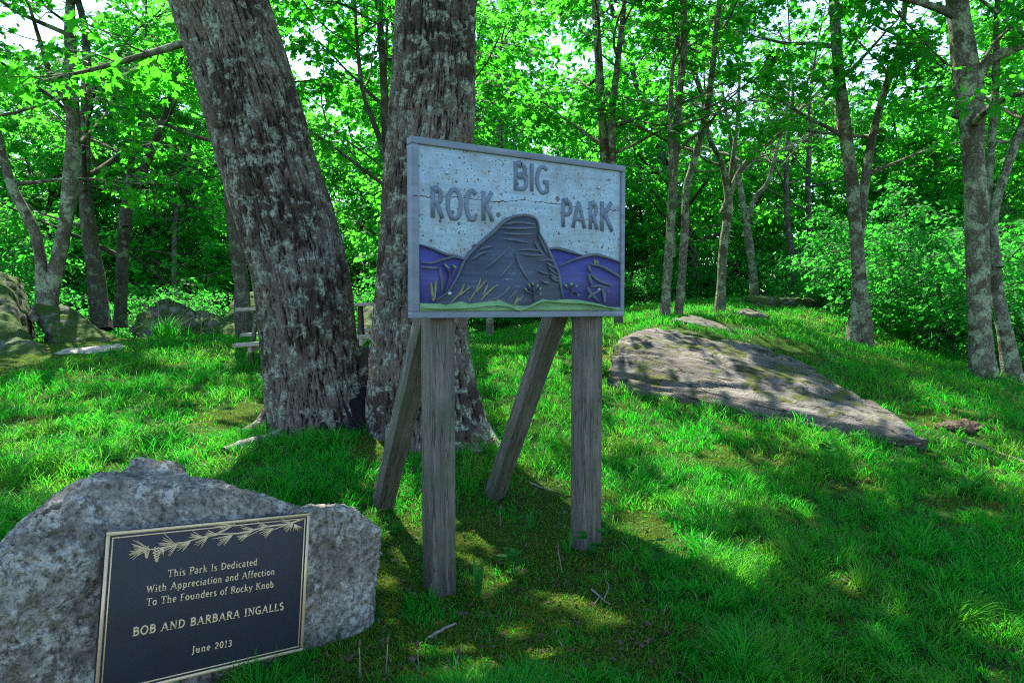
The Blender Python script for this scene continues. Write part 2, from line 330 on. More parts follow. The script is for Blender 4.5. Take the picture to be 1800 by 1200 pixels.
M['litter'] = _k.pbr(_k.ramp(_n, [(0.35, (0.03, 0.024, 0.018)), (0.55, (0.10, 0.078, 0.055)), (0.7, (0.19, 0.15, 0.11))]), 0.9, _k.bump(_n, 0.9, 0.02), 0.1)
_k = NT('mossy woodland soil'); _o = _k.coord('Object')
_a = _k.noise(_o, 1.1, 6, 0.65); _b = _k.noise(_o, 7, 8, 0.7); _c = _k.noise(_o, 70, 6, 0.75)
_m = _k.math('ADD', _k.math('MULTIPLY', _a, 0.5), _k.math('MULTIPLY', _b, 0.5))
_col = _k.ramp(_m, [(0.34, (0.018, 0.055, 0.012)), (0.49, (0.035, 0.10, 0.012)), (0.60, (0.11, 0.14, 0.02)), (0.72, (0.14, 0.12, 0.045))])
_col = _k.mix(_k.ramp(_c, [(0.42, 0.55), (0.6, 0.0)]), _col, (0.02, 0.022, 0.01))
M['ground'] = _k.pbr(_col, 0.95, _k.bump(_k.math('ADD', _k.math('MULTIPLY', _b, 1.5), _c), 1.0, 0.03), 0.08)

# ------------------------------------------------------------------ terrain
CTRL = [(770, 1074, 3.5), (1035, 988, 4.01), (870, 890, 4.92), (672, 908, 4.55), (900, 1200, 2.68), (538, 1162, 2.85), (150, 1330, 2.3), (1300, 1200, 2.75),
        (1800, 1200, 2.8), (1800, 1000, 3.9), (1400, 900, 4.7), (1100, 800, 6.0), (1300, 800, 6.1), (1800, 800, 6.0), (1635, 790, 6.2), (1065, 678, 8.3),
        (575, 745, 6.5), (760, 752, 6.3), (470, 658, 9.0), (300, 592, 12.0), (0, 610, 10.0), (120, 780, 5.6), (0, 760, 6.0), (-200, 800, 5.5), (250, 700, 7.3), (560, 850, 4.9),
        (300, 820, 5.0), (862, 592, 16.0), (980, 565, 21.0), (930, 620, 12.5), (1268, 548, 15.5), (1330, 527, 19), (1420, 530, 20), (1170, 562, 13), (1090, 578, 14), (1510, 612, 12.0),
        (1725, 662, 9.5), (1785, 670, 9.8), (1460, 565, 15), (1600, 620, 12.5), (1190, 568, 10.2), (1350, 612, 9.3), (1520, 708, 7.5), (1150, 700, 7.8), (1800, 690, 8.8), (700, 600, 11.5)]
cp = [P(*c) for c in CTRL]
cp += [np.array(q, float) for q in [(0, 0, -0.28), (-3, 0, -0.25), (3, 0, -0.3), (0, -5, -0.5), (-6, -4, -0.4), (6, -4, -0.6), (-7, 5, 0.35), (7, 4, -0.05), (-9, 9, 0.75), (11, 11, -0.4), (13, 6, -0.8),
                                     (-8, 17, 0.2), (-3, 19, 0.35), (-14, 12, 0.2), (0, 26, 0.2), (8, 27, 0.3), (14, 20, -0.9), (18, 14, -2.2), (-16, 20, -1.5), (-8, 27, -1.6), (16, 27, -2.0), (0, 34, -1.6)]]
cp = np.array(cp)
def _tk(r2): return 0.5 * r2 * np.log(r2 + 1e-9)
_n = len(cp); _d2 = ((cp[:, None, :2] - cp[None, :, :2]) ** 2).sum(-1)
_A = np.zeros((_n + 3, _n + 3)); _A[:_n, :_n] = _tk(_d2) + np.eye(_n) * 0.02; _A[:_n, _n] = 1; _A[:_n, _n + 1:] = cp[:, :2]; _A[_n:, :_n] = _A[:_n, _n:].T
_w = np.linalg.solve(_A, np.concatenate([cp[:, 2], [0, 0, 0]]))
def ground(x, y):
    x = np.asarray(x, float); y = np.asarray(y, float); sh = x.shape; x = x.ravel(); y = y.ravel()
    out = np.empty_like(x)
    for s in range(0, len(x), 40000):
        X, Y = x[s:s + 40000], y[s:s + 40000]
        d2 = (X[:, None] - cp[None, :, 0]) ** 2 + (Y[:, None] - cp[None, :, 1]) ** 2
        out[s:s + 40000] = _tk(d2) @ _w[:_n] + _w[_n] + _w[_n + 1] * X + _w[_n + 2] * Y
    r = np.hypot(x, y - 8); b = np.clip((r - 17) / 14, 0, 1); b = b * b * (3 - 2 * b)
    far = -1.5 - 0.16 * np.clip(r - 22, 0, 120) - 0.02 * np.clip(r - 142, 0, 600)
    out = out * (1 - b) + far * b
    q = np.stack([x, y, 0 * x], -1)
    out = out + 0.03 * vnoise(q * 1.3, 3) + 0.012 * vnoise(q * 4.1, 5)
    return out.reshape(sh)
def gz(x, y): return float(ground(np.array([x]), np.array([y]))[0])
def G(px, py, dmax=40):
    Ds = np.geomspace(1.2, dmax, 900); pts = CAM + Ds[:, None] * ray(px, py)[None]
    below = pts[:, 2] < ground(pts[:, 0], pts[:, 1]); i = int(np.argmax(below)) if below.any() else len(Ds) - 1
    q = pts[i].copy(); q[2] = gz(q[0], q[1]); return q
nr, na = 330, 420
rad = np.concatenate([[0.0], np.geomspace(0.25, 60, nr - 30), np.geomspace(64, 900, 29)])
ang = np.linspace(0, 2 * math.pi, na, endpoint=False)
X = rad[:, None] * np.cos(ang)[None]; Y = rad[:, None] * np.sin(ang)[None]
Z = ground(X, Y)
V = np.stack([X, Y, Z], -1).reshape(-1, 3)
i, j = np.meshgrid(np.arange(nr - 1), np.arange(na), indexing='ij'); j2 = (j + 1) % na
quads = np.stack([i * na + j, (i + 1) * na + j, (i + 1) * na + j2, i * na + j2], -1).reshape(-1, 4)
me = np_mesh('ground', V, quads, np.full(len(quads), 4))
tag(link('ground', me, None, M['ground'], True), kind='structure')

# ------------------------------------------------------------------ leaves
LEAF_A = np.array([[0, 0, 0], [0.18, 0.14, 0], [0.50, 0.16, 0], [0.30, 0.36, 0], [0.46, 0.66, 0], [0.20, 0.60, 0], [0, 1.0, 0]])       # right half, lobed
LEAF_B = np.array([[0, 0, 0], [0.26, 0.28, 0], [0.30, 0.52, 0], [0.16, 0.82, 0], [0, 1.0, 0]])                                     # right half, oval
def leaf_mesh(name, pos, dirs, nrm, size, lobed=True, fold=0.25):
    T = LEAF_A if lobed else LEAF_B; m = len(T)
    half = T.copy(); half[:, 2] = -np.abs(half[:, 0]) * fold - half[:, 1] ** 2 * 0.18
    left = half[1:-1].copy(); left[:, 0] *= -1
    tpl = np.vstack([half, left]); nv = len(tpl)
    d = dirs / (np.linalg.norm(dirs, axis=1)[:, None] + 1e-9); s = np.cross(d, nrm); s /= np.linalg.norm(s, axis=1)[:, None] + 1e-9; u = np.cross(s, d)
    V = pos[:, None] + size[:, None, None] * (tpl[None, :, 0, None] * s[:, None] + tpl[None, :, 1, None] * d[:, None] + tpl[None, :, 2, None] * u[:, None])
    fr = list(range(m)); fl = [0] + [m - 1] + [m + k for k in range(m - 3, -1, -1)]
    base = (np.arange(len(pos)) * nv)[:, None]
    loops = np.concatenate([base + np.array(fr)[None], base + np.array(fl)[None]], 1)
    return np_mesh(name, V.reshape(-1, 3), loops, np.full(2 * len(pos), m))

def rdir(az, el): return np.array([math.cos(az) * math.cos(el), math.sin(az) * math.cos(el), math.sin(el)])
def wander(p, d, L, n, rg, up=0.0, wig=0.25):
    pts = [np.array(p, float)]; d = np.array(d, float); st = L / n
    for k in range(n):
        d = d + rg.normal(0, wig, 3) * np.array([1, 1, 0.6]); d[2] += up / n; d /= np.linalg.norm(d); pts.append(pts[-1] + d * st)
    return np.array(pts)
# canopy gaps: spots of ground (photo pixel ellipses) that the sun reaches
LIT = []; SHADE = []
def sun_gap(pos):
    """True where a leaf's shadow lands on a sunny spot"""
    hit = np.zeros(len(pos), bool)
    for (c, a, b, ia) in LIT:
        t = (pos[:, 2] - c[2]) / SUN[2]; q = pos[:, :2] - t[:, None] * SUN[None, :2] - c[:2]
        e = (q[:, 0] / a) ** 2 + (q[:, 1] / b) ** 2
        hit |= (e < 1) & (t > 0)
    t = (pos[:, 2] - 0.4) / SUN[2]; q = np.column_stack([pos[:, :2] - t[:, None] * SUN[None, :2], 0 * t])
    shade = np.zeros(len(pos), bool)
    for (c, a, b) in SHADE: shade |= ((q[:, 0] - c[0]) / a) ** 2 + ((q[:, 1] - c[1]) / b) ** 2 < 1
    return hit | ~shade & (fbm(q * np.array([1.3, 2.6, 1]), 55, 3) > 0.30)
def foliage(wood, stem_pts, stem_r, rg, base_z, h0, nl, Lr, subs=7, twigs=4, lpt=9, el=(5, 45), spread=1.0, az0=None, azw=None):
    """limbs, branches and twigs off a stem; returns leaf positions and directions"""
    LP, LD = [], []
    seg = np.linalg.norm(np.diff(stem_pts, axis=0), axis=1); S = np.concatenate([[0], np.cumsum(seg)])
    hz = stem_pts[:, 2] - base_z; ok = np.where(hz >= h0)[0]
    if len(ok) == 0: return LP, LD
    s0, s1 = S[ok[0]], S[-1]; az = rg.uniform(0, 6.28)
    for q in range(nl):
        t = ((q + rg.uniform(0.1, 0.9)) / nl); s = s0 + (s1 - s0) * t
        p = np.array([np.interp(s, S, stem_pts[:, k]) for k in range(3)]); r = float(np.interp(s, S, stem_r))
        az += 2.4 + rg.normal(0, 0.3)
        a = az if az0 is None else az0 + rg.uniform(-azw, azw)
        L = rg.uniform(*Lr) * (1.08 - 0.55 * t)
        lp = wander(p, rdir(a, R(rg.uniform(*el))), L, 7, rg, 0.25, 0.16)
        lr = np.linspace(max(0.012, min(0.5 * r, 0.018 * L + 0.012)), 0.008, len(lp))
        wood.tube(lp, lr, 6, False)
        branches(wood, lp, rg, subs, twigs, lpt, LP, LD, spread)
    return LP, LD
def branches(wood, lp, rg, subs, twigs, lpt, LP, LD, spread=1.0):
    S = np.linspace(0, 1, len(lp))
    for b in range(subs):
        t = 0.25 + 0.75 * (b + rg.uniform(0.2, 1)) / subs; t = min(t, 1)
        p = np.array([np.interp(t, S, lp[:, k]) for k in range(3)]); i = min(int(t * (len(lp) - 1)), len(lp) - 2)
        d = lp[i + 1] - lp[i]; a = math.atan2(d[1], d[0]) + (1 if b % 2 else -1) * rg.uniform(0.4, 1.2) * (t < 0.96)
        bp = wander(p, rdir(a, R(rg.uniform(-12, 32))), rg.uniform(0.5, 1.15) * spread, 4, rg, -0.1, 0.22)
        wood.tube(bp, np.linspace(0.009, 0.004, len(bp)), 4, False)
        for w in range(twigs):
            t2 = 0.2 + 0.8 * (w + rg.uniform(0.2, 1)) / twigs
            q = np.array([np.interp(t2, np.linspace(0, 1, len(bp)), bp[:, k]) for k in range(3)])
            a2 = a + rg.uniform(-1.3, 1.3); tw = wander(q, rdir(a2, R(rg.uniform(-25, 25))), rg.uniform(0.22, 0.5) * spread, 2, rg, -0.15, 0.2)
            wood.tube(tw, np.linspace(0.004, 0.002, 3), 3, False)
            tt = rg.uniform(0.1, 1.1, lpt); base = tw[0][None] + tt[:, None] * (tw[-1] - tw[0])[None]
            LP.append(base + rg.normal(0, 1, (lpt, 3)) * np.array([0.09, 0.09, 0.05]) * spread)
            aa = a2 + rg.uniform(-1.5, 1.5, lpt); ee = rg.normal(-0.35, 0.35, lpt)
            LD.append(np.stack([np.cos(aa) * np.cos(ee), np.sin(aa) * np.cos(ee), np.sin(ee)], 1))
def crown_mesh(name, LP, LD, rg, size, lobed, origin, gaps=True, tilt=0.55):
    pos = np.concatenate(LP); d = np.concatenate(LD)
    if gaps and LIT:
        k = ~(sun_gap(pos) & (rg.random(len(pos)) < 0.95)); pos, d = pos[k], d[k]
    nrm = np.stack([rg.normal(0, tilt, len(pos)), rg.normal(0, tilt, len(pos)), np.ones(len(pos))], 1); nrm /= np.linalg.norm(nrm, axis=1)[:, None]
    return leaf_mesh(name, pos - np.asarray(origin), d, nrm, size * np.clip(rg.normal(0.95, 0.27, len(pos)), 0.4, 1.5), lobed)

def stem_tube(wood, pts, rad, n=12, flare=0.35, seed=0, ripple=0.05):
    """tapered trunk with root flare and lumpy surface"""
    V, UV = tube_rings(pts, rad, n); k = len(pts)
    V = V.reshape(k, n, 3); c = pts[:, None]; off = V - c
    h = (pts[:, 2] - pts[0, 2])[:, None]; th = np.arange(n)[None] * 2 * math.pi / n
    f = 1 + flare * np.exp(-np.clip(h, 0, None) / 0.22) * (0.6 + 0.5 * np.cos(3 * th + seed) + 0.3 * np.cos(5 * th + 2 * seed))
    f = f * (1 + ripple * vnoise(np.stack([V[..., 0] * 4, V[..., 1] * 4, V[..., 2] * 2.2], -1), seed) * 2)
    V = (c + off * f[..., None]).reshape(-1, 3)
    Fc = [(i * n + j, i * n + (j + 1) % n, (i + 1) * n + (j + 1) % n, (i + 1) * n + j) for i in range(k - 1) for j in range(n)]
    wood.add(V, Fc + [tuple(range((k - 1) * n, k * n))], UV)

def px_stem(pts, D, top_h, rg, D2=None, sink=0.35, lean=0.12):
    """photo-traced stem (px, py, radius px) at depth D, grown on above the frame up to top_h over its base"""
    Dn = np.linspace(D, D2 or D, len(pts))
    W = np.array([P(a, b, d) for (a, b, _), d in zip(pts, Dn)]); rr = np.array([0.78 * c * d / F for (_, _, c), d in zip(pts, Dn)])
    z0 = W[0, 2]
    W = np.vstack([W[0] + (W[0] - W[1]) / np.linalg.norm(W[0] - W[1]) * sink, W]); rr = np.concatenate([[rr[0] * 1.1], rr])
    d = W[-1] - W[-2]; d /= np.linalg.norm(d); p = W[-1]; rem = z0 + top_h - p[2]; r = rr[-1]; ex, er = [], []
    n = max(2, int(rem / 0.8)) if rem > 0.5 else 0
    for k in range(n):
        d = d + np.array([rg.normal(0, lean), rg.normal(0, lean), 0.12]); d /= np.linalg.norm(d); p = p + d * rem / n
        ex.append(p); er.append(r * (1 - (k + 1) / n * 0.85))
    if ex: W = np.vstack([W, ex]); rr = np.concatenate([rr, er])
    m = len(W) * 4; q = spline(np.column_stack([W, rr]), m)
    return q[:, :3], np.clip(q[:, 3], 0.008, None)
#TREES
# ------------------------------------------------------------------ the twin oak
def oak_trunk(name, pts, D, ext, parent, origin, seed, n=300, m=640):
    W = np.array([P(a, b, D) for (a, b, _) in pts]); rr = np.array([c * D / F for (_, _, c) in pts])
    W = np.vstack([W[0] + (W[0] - W[1]) * 0.5 + np.array([0, 0, -0.3]), W, ext[:, :3]]); rr = np.concatenate([[rr[0] * 1.25], rr, ext[:, 3]])
    q = spline(np.column_stack([W, rr]), m); c, r = q[:, :3], q[:, 3]
    V, UV = tube_rings(c, r, n); V = V.reshape(m, n, 3); cc = c[:, None]; off = V - cc
    th = np.arange(n)[None] * 2 * math.pi / n; h = np.clip((c[:, 2] - W[1, 2])[:, None] + 0.05, 0, None)
    s = np.concatenate([[0], np.cumsum(np.linalg.norm(np.diff(c, axis=0), axis=1))])[:, None]
    lob = 0.35 * np.cos(3 * th + seed) + 0.3 * np.cos(5 * th + 1.7 * seed) + 0.2 * np.cos(8 * th + seed * 3)
    f = 1 + np.exp(-h / 0.28) * (0.10 + 0.16 * lob)
    qx = np.stack([np.cos(th) * 1.6 + 0 * s, np.sin(th) * 1.6 + 0 * s, 0.45 * s + 0 * th], -1)
    f = f + 0.05 * fbm(qx + seed, int(seed * 10) + 1, 3)
    wob = 0.5 * fbm(np.stack([np.cos(th) * 2 + 0 * s, np.sin(th) * 2 + 0 * s, s * 2.2 + 0 * th], -1), 4, 2)
    rid = np.abs(fbm(np.stack([np.cos(th + wob * 0.25) * 11 + 0 * s, np.sin(th + wob * 0.25) * 11 + 0 * s, s * 2.9 + 0 * th], -1), 9 + int(seed), 4, 0.55))
    grit = fbm(np.stack([np.cos(th) * 26 + 0 * s, np.sin(th) * 26 + 0 * s, s * 22 + 0 * th], -1), 31, 2)
    disp = 0.12 * np.clip(rid, 0, 0.28) + 0.007 * grit - 0.02
    un = off / (np.linalg.norm(off, axis=2)[..., None] + 1e-9)
    V = cc + off * f[..., None] + un * disp[..., None]
    i, j = np.meshgrid(np.arange(m - 1), np.arange(n), indexing='ij'); j2 = (j + 1) % n
    quads = np.stack([i * n + j, i * n + j2, (i + 1) * n + j2, (i + 1) * n + j], -1).reshape(-1, 4)
    me = np_mesh(name, V.reshape(-1, 3) - origin, quads, np.full(len(quads), 4), UV)
    at = me.attributes.new('ridge', 'FLOAT', 'POINT'); at.data.foreach_set('value', rid.astype(np.float32).ravel())
    return link(name, me, parent, M['oak_bark'], True), c, r
LIT_PX = [(190, 676, 230, 24), (40, 690, 110, 26), (340, 642, 120, 9), (110, 752, 120, 14), (410, 726, 80, 22), (190, 842, 130, 26), (570, 852, 80, 20), (320, 790, 60, 14), (60, 600, 60, 10), (150, 612, 60, 9),
          (925, 650, 95, 50), (930, 592, 110, 12), (1000, 730, 50, 40), (1170, 770, 120, 46), (1110, 725, 60, 22), (1270, 880, 110, 36), (1400, 905, 60, 20), (1250, 830, 130, 24), (1450, 1105, 120, 26), (1560, 1150, 70, 16), (1640, 1030, 40, 16),
          (1262, 652, 30, 6), (1330, 668, 26, 6), (1430, 702, 34, 6), (1215, 606, 40, 6), (1400, 735, 30, 6), (1560, 762, 50, 10), (1330, 585, 90, 9), (1320, 556, 60, 6), (1430, 600, 80, 9), (1560, 640, 80, 10), (1690, 712, 60, 24), (1760, 765, 60, 16), (1640, 905, 90, 12), (1740, 950, 70, 12), (1560, 820, 80, 12), (1700, 1050, 40, 10),
          (735, 945, 40, 10), (870, 958, 50, 12), (1000, 1055, 80, 22), (880, 1030, 40, 12), (700, 775, 50, 16), (690, 1030, 50, 20), (1110, 985, 60, 12), (1240, 580, 60, 8), (1180, 905, 70, 14), (560, 895, 120, 6), (780, 560, 60, 10), (450, 604, 40, 8), (820, 900, 30, 10), (640, 930, 30, 14), (930, 1010, 40, 10), (1080, 1100, 70, 12), (900, 1110, 60, 12), (1180, 1040, 60, 14), (760, 1010, 20, 10), (1290, 1040, 70, 14), (1360, 1010, 60, 12), (620, 1120, 40, 14), (1150, 1170, 80, 14), (1330, 1075, 60, 10), (1700, 980, 50, 10), (1240, 960, 60, 10), (1500, 1040, 50, 10), (1720, 1120, 60, 12), (1010, 930, 40, 8), (940, 1150, 60, 12)]
for (a, b, ra, rb) in LIT_PX:
    c = G(a, b); e1 = G(a + ra, b); e2 = G(a, b - rb); e3 = G(a, b + rb)
    LIT.append((c, max(0.1, 0.72 * abs(e1[0] - c[0])), max(0.1, 0.8 * abs(e2[1] - e3[1]) / 2), 0))
for (a, b, d, ra, rb) in ((1660, 400, 15, 4.5, 4.0), (1560, 470, 16.5, 2.0, 2.0), (1760, 470, 13.5, 2.2, 2.0), (300, 430, 15.5, 2.5, 1.5), (90, 330, 12, 1.2, 1.2)): LIT.append((P(a, b, d), ra, rb, 0))

for (a, b, ra, rb) in ((1310, 672, 270, 70), (1560, 960, 200, 60), (1500, 1040, 200, 40)):
    c = G(a, b); SHADE.append((c, abs(G(a + ra, b)[0] - c[0]), abs(G(a, b - rb)[1] - G(a, b + rb)[1]) / 2))
OB = P(655, 745, 6.4); OB[2] = gz(OB[0], OB[1])
oak = empty('oak_tree', OB, 'massive old oak with two thick furrowed trunks rising behind the painted park sign', 'tree')
exL = np.array([[*P(330, -190, 6.6), 0.40], [*P(270, -420, 6.9), 0.33], [*P(200, -700, 7.2), 0.25], [*P(150, -1000, 7.6), 0.14], [*P(120, -1250, 8.0), 0.04]])
exR = np.array([[*P(772, -200, 6.3), 0.36], [*P(790, -450, 6.2), 0.31], [*P(800, -750, 6.0), 0.24], [*P(830, -1050, 5.8), 0.14], [*P(850, -1300, 5.6), 0.04]])
tl, cL, rL = oak_trunk('trunk', [(566, 742, 90), (556, 690, 84), (546, 620, 80), (533, 500, 80), (508, 400, 81), (476, 300, 81), (449, 200, 81), (419, 100, 80), (386, 0, 80)], 6.5, exL, oak, OB, 1.3)
tl['label'] = 'left trunk leaning away to the upper left'
tr_, cR, rR = oak_trunk('trunk', [(752, 748, 98), (744, 690, 92), (738, 600, 84), (742, 500, 79), (747, 400, 77), (752, 300, 75), (759, 200, 73), (763, 100, 70), (766, 0, 68)], 6.3, exR, oak, OB, 4.1)
tr_['label'] = 'upright right trunk with pale lichen at its foot'
wood = MB(); LP, LD = [], []; rg = np.random.default_rng(11)
for (c, r, nl) in ((cL, rL, 15), (cR, rR, 17)):
    a, b = foliage(wood, c, r, rg, OB[2], 4.9, nl, (2.8, 5.2), 10, 5, 14, (0, 40)); LP += a; LD += b
a, b = foliage(wood, cR, rR, rg, OB[2], 5.2, 9, (4.6, 6.6), 12, 5, 14, (0, 30), 1.1, 0.55, 0.75); LP += a; LD += b
a, b = foliage(wood, cR, rR, rg, OB[2], 5.4, 7, (4.8, 6.4), 13, 5, 15, (0, 25), 1.1, 1.0, 0.4); LP += a; LD += b
lb = np.array([P(430, 42, 6.5), P(370, 62, 6.55), P(310, 80, 6.7), P(250, 98, 6.9), P(190, 115, 7.1), P(130, 130, 7.3), (P(75, 142, 7.5))])
wood.tube(spline(lb, 20), np.linspace(0.05, 0.012, 20), 7, False)
branches(wood, lb[1:], rg, 9, 4, 8, LP, LD, 0.8)
wood.build('branches', M['bark'], oak, True, OB)
link('crown', crown_mesh('crown', LP, LD, rg, 0.13, True, OB), oak, M['leaf'])
# bark saddle that joins the two trunks, and the charred hollow under it
def hull_rock(name, hulls, mat, parent=None, origin=(0, 0, 0), voxel=0.02, amp=0.03, freq=4.0, aniso=(1, 1, 1), seed=0, fine=0.006, ridged=0.0, smooth=True, rotz=0.0, relax=4):
    bm = bmesh.new()
    for pts in hulls:
        vs_ = [bm.verts.new(tuple(map(float, p))) for p in pts]
        bmesh.ops.convex_hull(bm, input=vs_)
    loose = [v for v in bm.verts if not v.link_faces]
    bmesh.ops.delete(bm, geom=loose, context='VERTS')
    me0 = bpy.data.meshes.new(name + '_hull'); bm.to_mesh(me0); bm.free()
    tmp = bpy.data.objects.new(name + '_hull', me0); COL.objects.link(tmp)
    md = tmp.modifiers.new('remesh', 'REMESH'); md.mode = 'VOXEL'; md.voxel_size = voxel
    dg = bpy.context.evaluated_depsgraph_get(); me = bpy.data.meshes.new_from_object(tmp.evaluated_get(dg))
    bpy.data.objects.remove(tmp); bpy.data.meshes.remove(me0)
    nv = len(me.vertices); co = np.empty(nv * 3, np.float32); me.vertices.foreach_get('co', co); co = co.reshape(-1, 3).astype(float)
    ed = np.empty(len(me.edges) * 2, np.int32); me.edges.foreach_get('vertices', ed); ed = ed.reshape(-1, 2)
    deg = np.bincount(ed.ravel(), minlength=nv)[:, None].clip(1)
    for _ in range(relax):
        acc = np.zeros_like(co); np.add.at(acc, ed[:, 0], co[ed[:, 1]]); np.add.at(acc, ed[:, 1], co[ed[:, 0]]); co = 0.5 * co + 0.5 * acc / deg
    me.vertices.foreach_set('co', co.astype(np.float32).ravel()); me.update()
    no = np.empty(nv * 3, np.float32); me.vertices.foreach_get('normal', no); no = no.reshape(-1, 3)
    q = np.column_stack([co[:, 0] * math.cos(rotz) + co[:, 1] * math.sin(rotz), co[:, 1] * math.cos(rotz) - co[:, 0] * math.sin(rotz), co[:, 2]]) * np.asarray(aniso) * freq
    d = amp * fbm(q, seed, 4) + fine * fbm(q * 7, seed + 9, 3)
    if ridged: d = d - ridged * np.clip(0.16 - np.abs(fbm(q * 0.8 + 5, seed + 20, 3)), 0, 1) / 0.16
    co = co + no * d[:, None] - np.asarray(origin)
    me.vertices.foreach_set('co', co.astype(np.float32).ravel()); me.update(); me.name = name
    return link(name, me, parent, mat, smooth)
hull_rock('root_saddle', [[P(x, y, d) for x, y, d in ((600, 640, 6.5), (632, 612, 6.5), (668, 600, 6.45), (690, 680, 6.4), (570, 690, 6.6), (620, 790, 6.6), (700, 780, 6.5), (640, 760, 7.2), (640, 640, 7.2), (600, 700, 7.2), (690, 640, 7.0))]],
          M['oak_root'], oak, OB, 0.025, 0.05, 5, (1, 1, .5), 3, 0.012)
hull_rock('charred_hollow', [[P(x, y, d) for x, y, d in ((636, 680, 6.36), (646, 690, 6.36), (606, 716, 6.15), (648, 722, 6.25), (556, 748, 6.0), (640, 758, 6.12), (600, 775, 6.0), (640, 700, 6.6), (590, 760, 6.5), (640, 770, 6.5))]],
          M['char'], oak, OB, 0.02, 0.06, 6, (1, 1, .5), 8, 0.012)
# surface roots
for pts, r0 in ((((840, 738, 6.3), (868, 757, 6.1), (890, 775, 5.9)), 0.07), (((700, 755, 6.0), (690, 790, 5.75), (684, 822, 5.5)), 0.12), (((480, 735, 6.4), (455, 748, 6.3), (430, 768, 6.1)), 0.10)):
    w = MB(); q = [np.array(P(*p)) for p in pts]
    for p in q: p[2] = gz(p[0], p[1]) + 0.02
    q[0][2] += 0.12; stem_tube(w, spline(q, 12), np.linspace(r0, 0.03, 12), 10, 0.0, 2, 0.1); w.build('surface_root', M['oak_root'], oak, True, OB)

# ------------------------------------------------------------------ trees traced from the photo
def traced_tree(label, stems, h0, nl, Lr, seed, D, mat='bark', leaf='leaf', subs=7, twigs=4, lpt=12, size=0.125, top=9.0, el=(5, 45), group=None, lobed=True):
    rg = np.random.default_rng(seed); first = stems[0][0][0]; B = P(first[0], first[1], D); B[2] = gz(B[0], B[1])
    t = empty('broadleaf_tree', B, label, 'tree', group); LP, LD = [], []
    br = MB()
    for (pts, d2, th) in stems:
        w = MB(); c, r = px_stem(pts, D, th or top, rg, d2)
        stem_tube(w, c, r, 14, 0.3 if pts is stems[0][0] else 0.0, seed, 0.05)
        o = w.build('trunk', M[mat], t, True, B)
        a, b = foliage(br, c, r, rg, B[2], h0, nl, Lr, subs, twigs, lpt, el); LP += a; LD += b
    br.build('branches', M[mat], t, True, B)
    link('crown', crown_mesh('crown', LP, LD, rg, size, lobed, B), t, M[leaf])
    return t
traced_tree('lichen-grey tree whose leaning trunk rises out of the mossy rocks on the left', [
    ([(84, 528, 20), (100, 465, 16), (114, 400, 15), (123, 330, 16), (128, 250, 15), (127, 170, 14), (124, 90, 12), (124, 0, 10)], 11.2, 8.5),
    ([(76, 520, 15), (72, 460, 12), (62, 410, 12), (40, 365, 11), (20, 325, 10), (5, 275, 9), (-10, 220, 8)], 10.6, 6.5)], 2.2, 9, (1.5, 3.2), 21, 11.0)
traced_tree('dark thick trunk just right of the leaning lichen-grey tree', [
    ([(176, 548, 19), (168, 480, 18), (158, 410, 16), (150, 340, 14), (148, 260, 12), (152, 160, 10), (150, 60, 8)], 13.5, 9.0)], 1.7, 12, (1.8, 3.4), 22, 13.0, 'dark_bark', 'leaf_far')
traced_tree('dark forked tree between the left rocks and the big leaning oak trunk', [
    ([(212, 545, 13), (216, 430, 13), (222, 372, 13), (232, 330, 11), (255, 292, 9), (288, 210, 7), (310, 130, 5)], 14.5, 8.0),
    ([(224, 372, 9), (230, 290, 7), (244, 205, 6), (250, 120, 4)], 14.8, 6.0)], 1.6, 9, (1.6, 3.2), 23, 14.0, 'dark_bark', 'leaf_far')
traced_tree('straight mossy trunk rising behind the picnic table beside the leaning oak', [
    ([(428, 566, 18), (424, 500, 16), (416, 430, 15), (408, 370, 14), (400, 290, 12), (395, 200, 11), (385, 90, 9)], 12.2, 8.5)], 2.4, 11, (1.6, 3.2), 24, 12.0, 'dark_bark')
traced_tree('slim tree rising from behind the top edge of the park sign', [
    ([(1088, 580, 11), (1078, 420, 11), (1066, 300, 11), (1058, 200, 10), (1052, 100, 9), (1046, 0, 8)], 14.2, 9.5),
    ([(1086, 440, 8), (1078, 300, 8), (1076, 200, 8), (1086, 110, 7), (1098, 0, 6)], 13.6, 8.5)], 3.2, 9, (1.6, 3.2), 25, 14.0, 'bark')
traced_tree('tall straight trunk nearest the right edge of the park sign', [
    ([(1168, 562, 12), (1174, 470, 10), (1180, 380, 10), (1186, 280, 9), (1193, 180, 8), (1203, 60, 8)], 13.2, 9.5),
    ([(1182, 420, 6), (1180, 300, 6), (1178, 190, 5), (1186, 90, 4)], 12.8, 7.5)], 3.0, 10, (1.5, 3.0), 26, 13.0)
traced_tree('slim trunk bending right beside the tall straight trunk near the park sign', [
    ([(1192, 562, 11), (1199, 480, 9), (1204, 400, 9), (1206, 335, 8), (1218, 290, 8), (1238, 215, 8), (1250, 140, 7), (1262, 20, 6)], 13.6, 9.0)], 3.1, 10, (1.5, 3.0), 27, 13.3)
traced_tree('small spreading tree with flared foot on the grassy crest', [
    ([(1265, 552, 14), (1268, 500, 10), (1271, 440, 10), (1278, 385, 10), (1280, 345, 9), (1268, 285, 6), (1246, 240, 5), (1235, 170, 4)], 15.5, 7.0),
    ([(1280, 350, 7), (1300, 302, 7), (1328, 270, 6), (1366, 240, 5), (1400, 200, 4)], 15.0, 6.0),
    ([(1281, 345, 5), (1288, 280, 5), (1296, 210, 4), (1300, 120, 3)], 15.8, 6.5)], 3.0, 6, (1.3, 2.6), 28, 15.5)
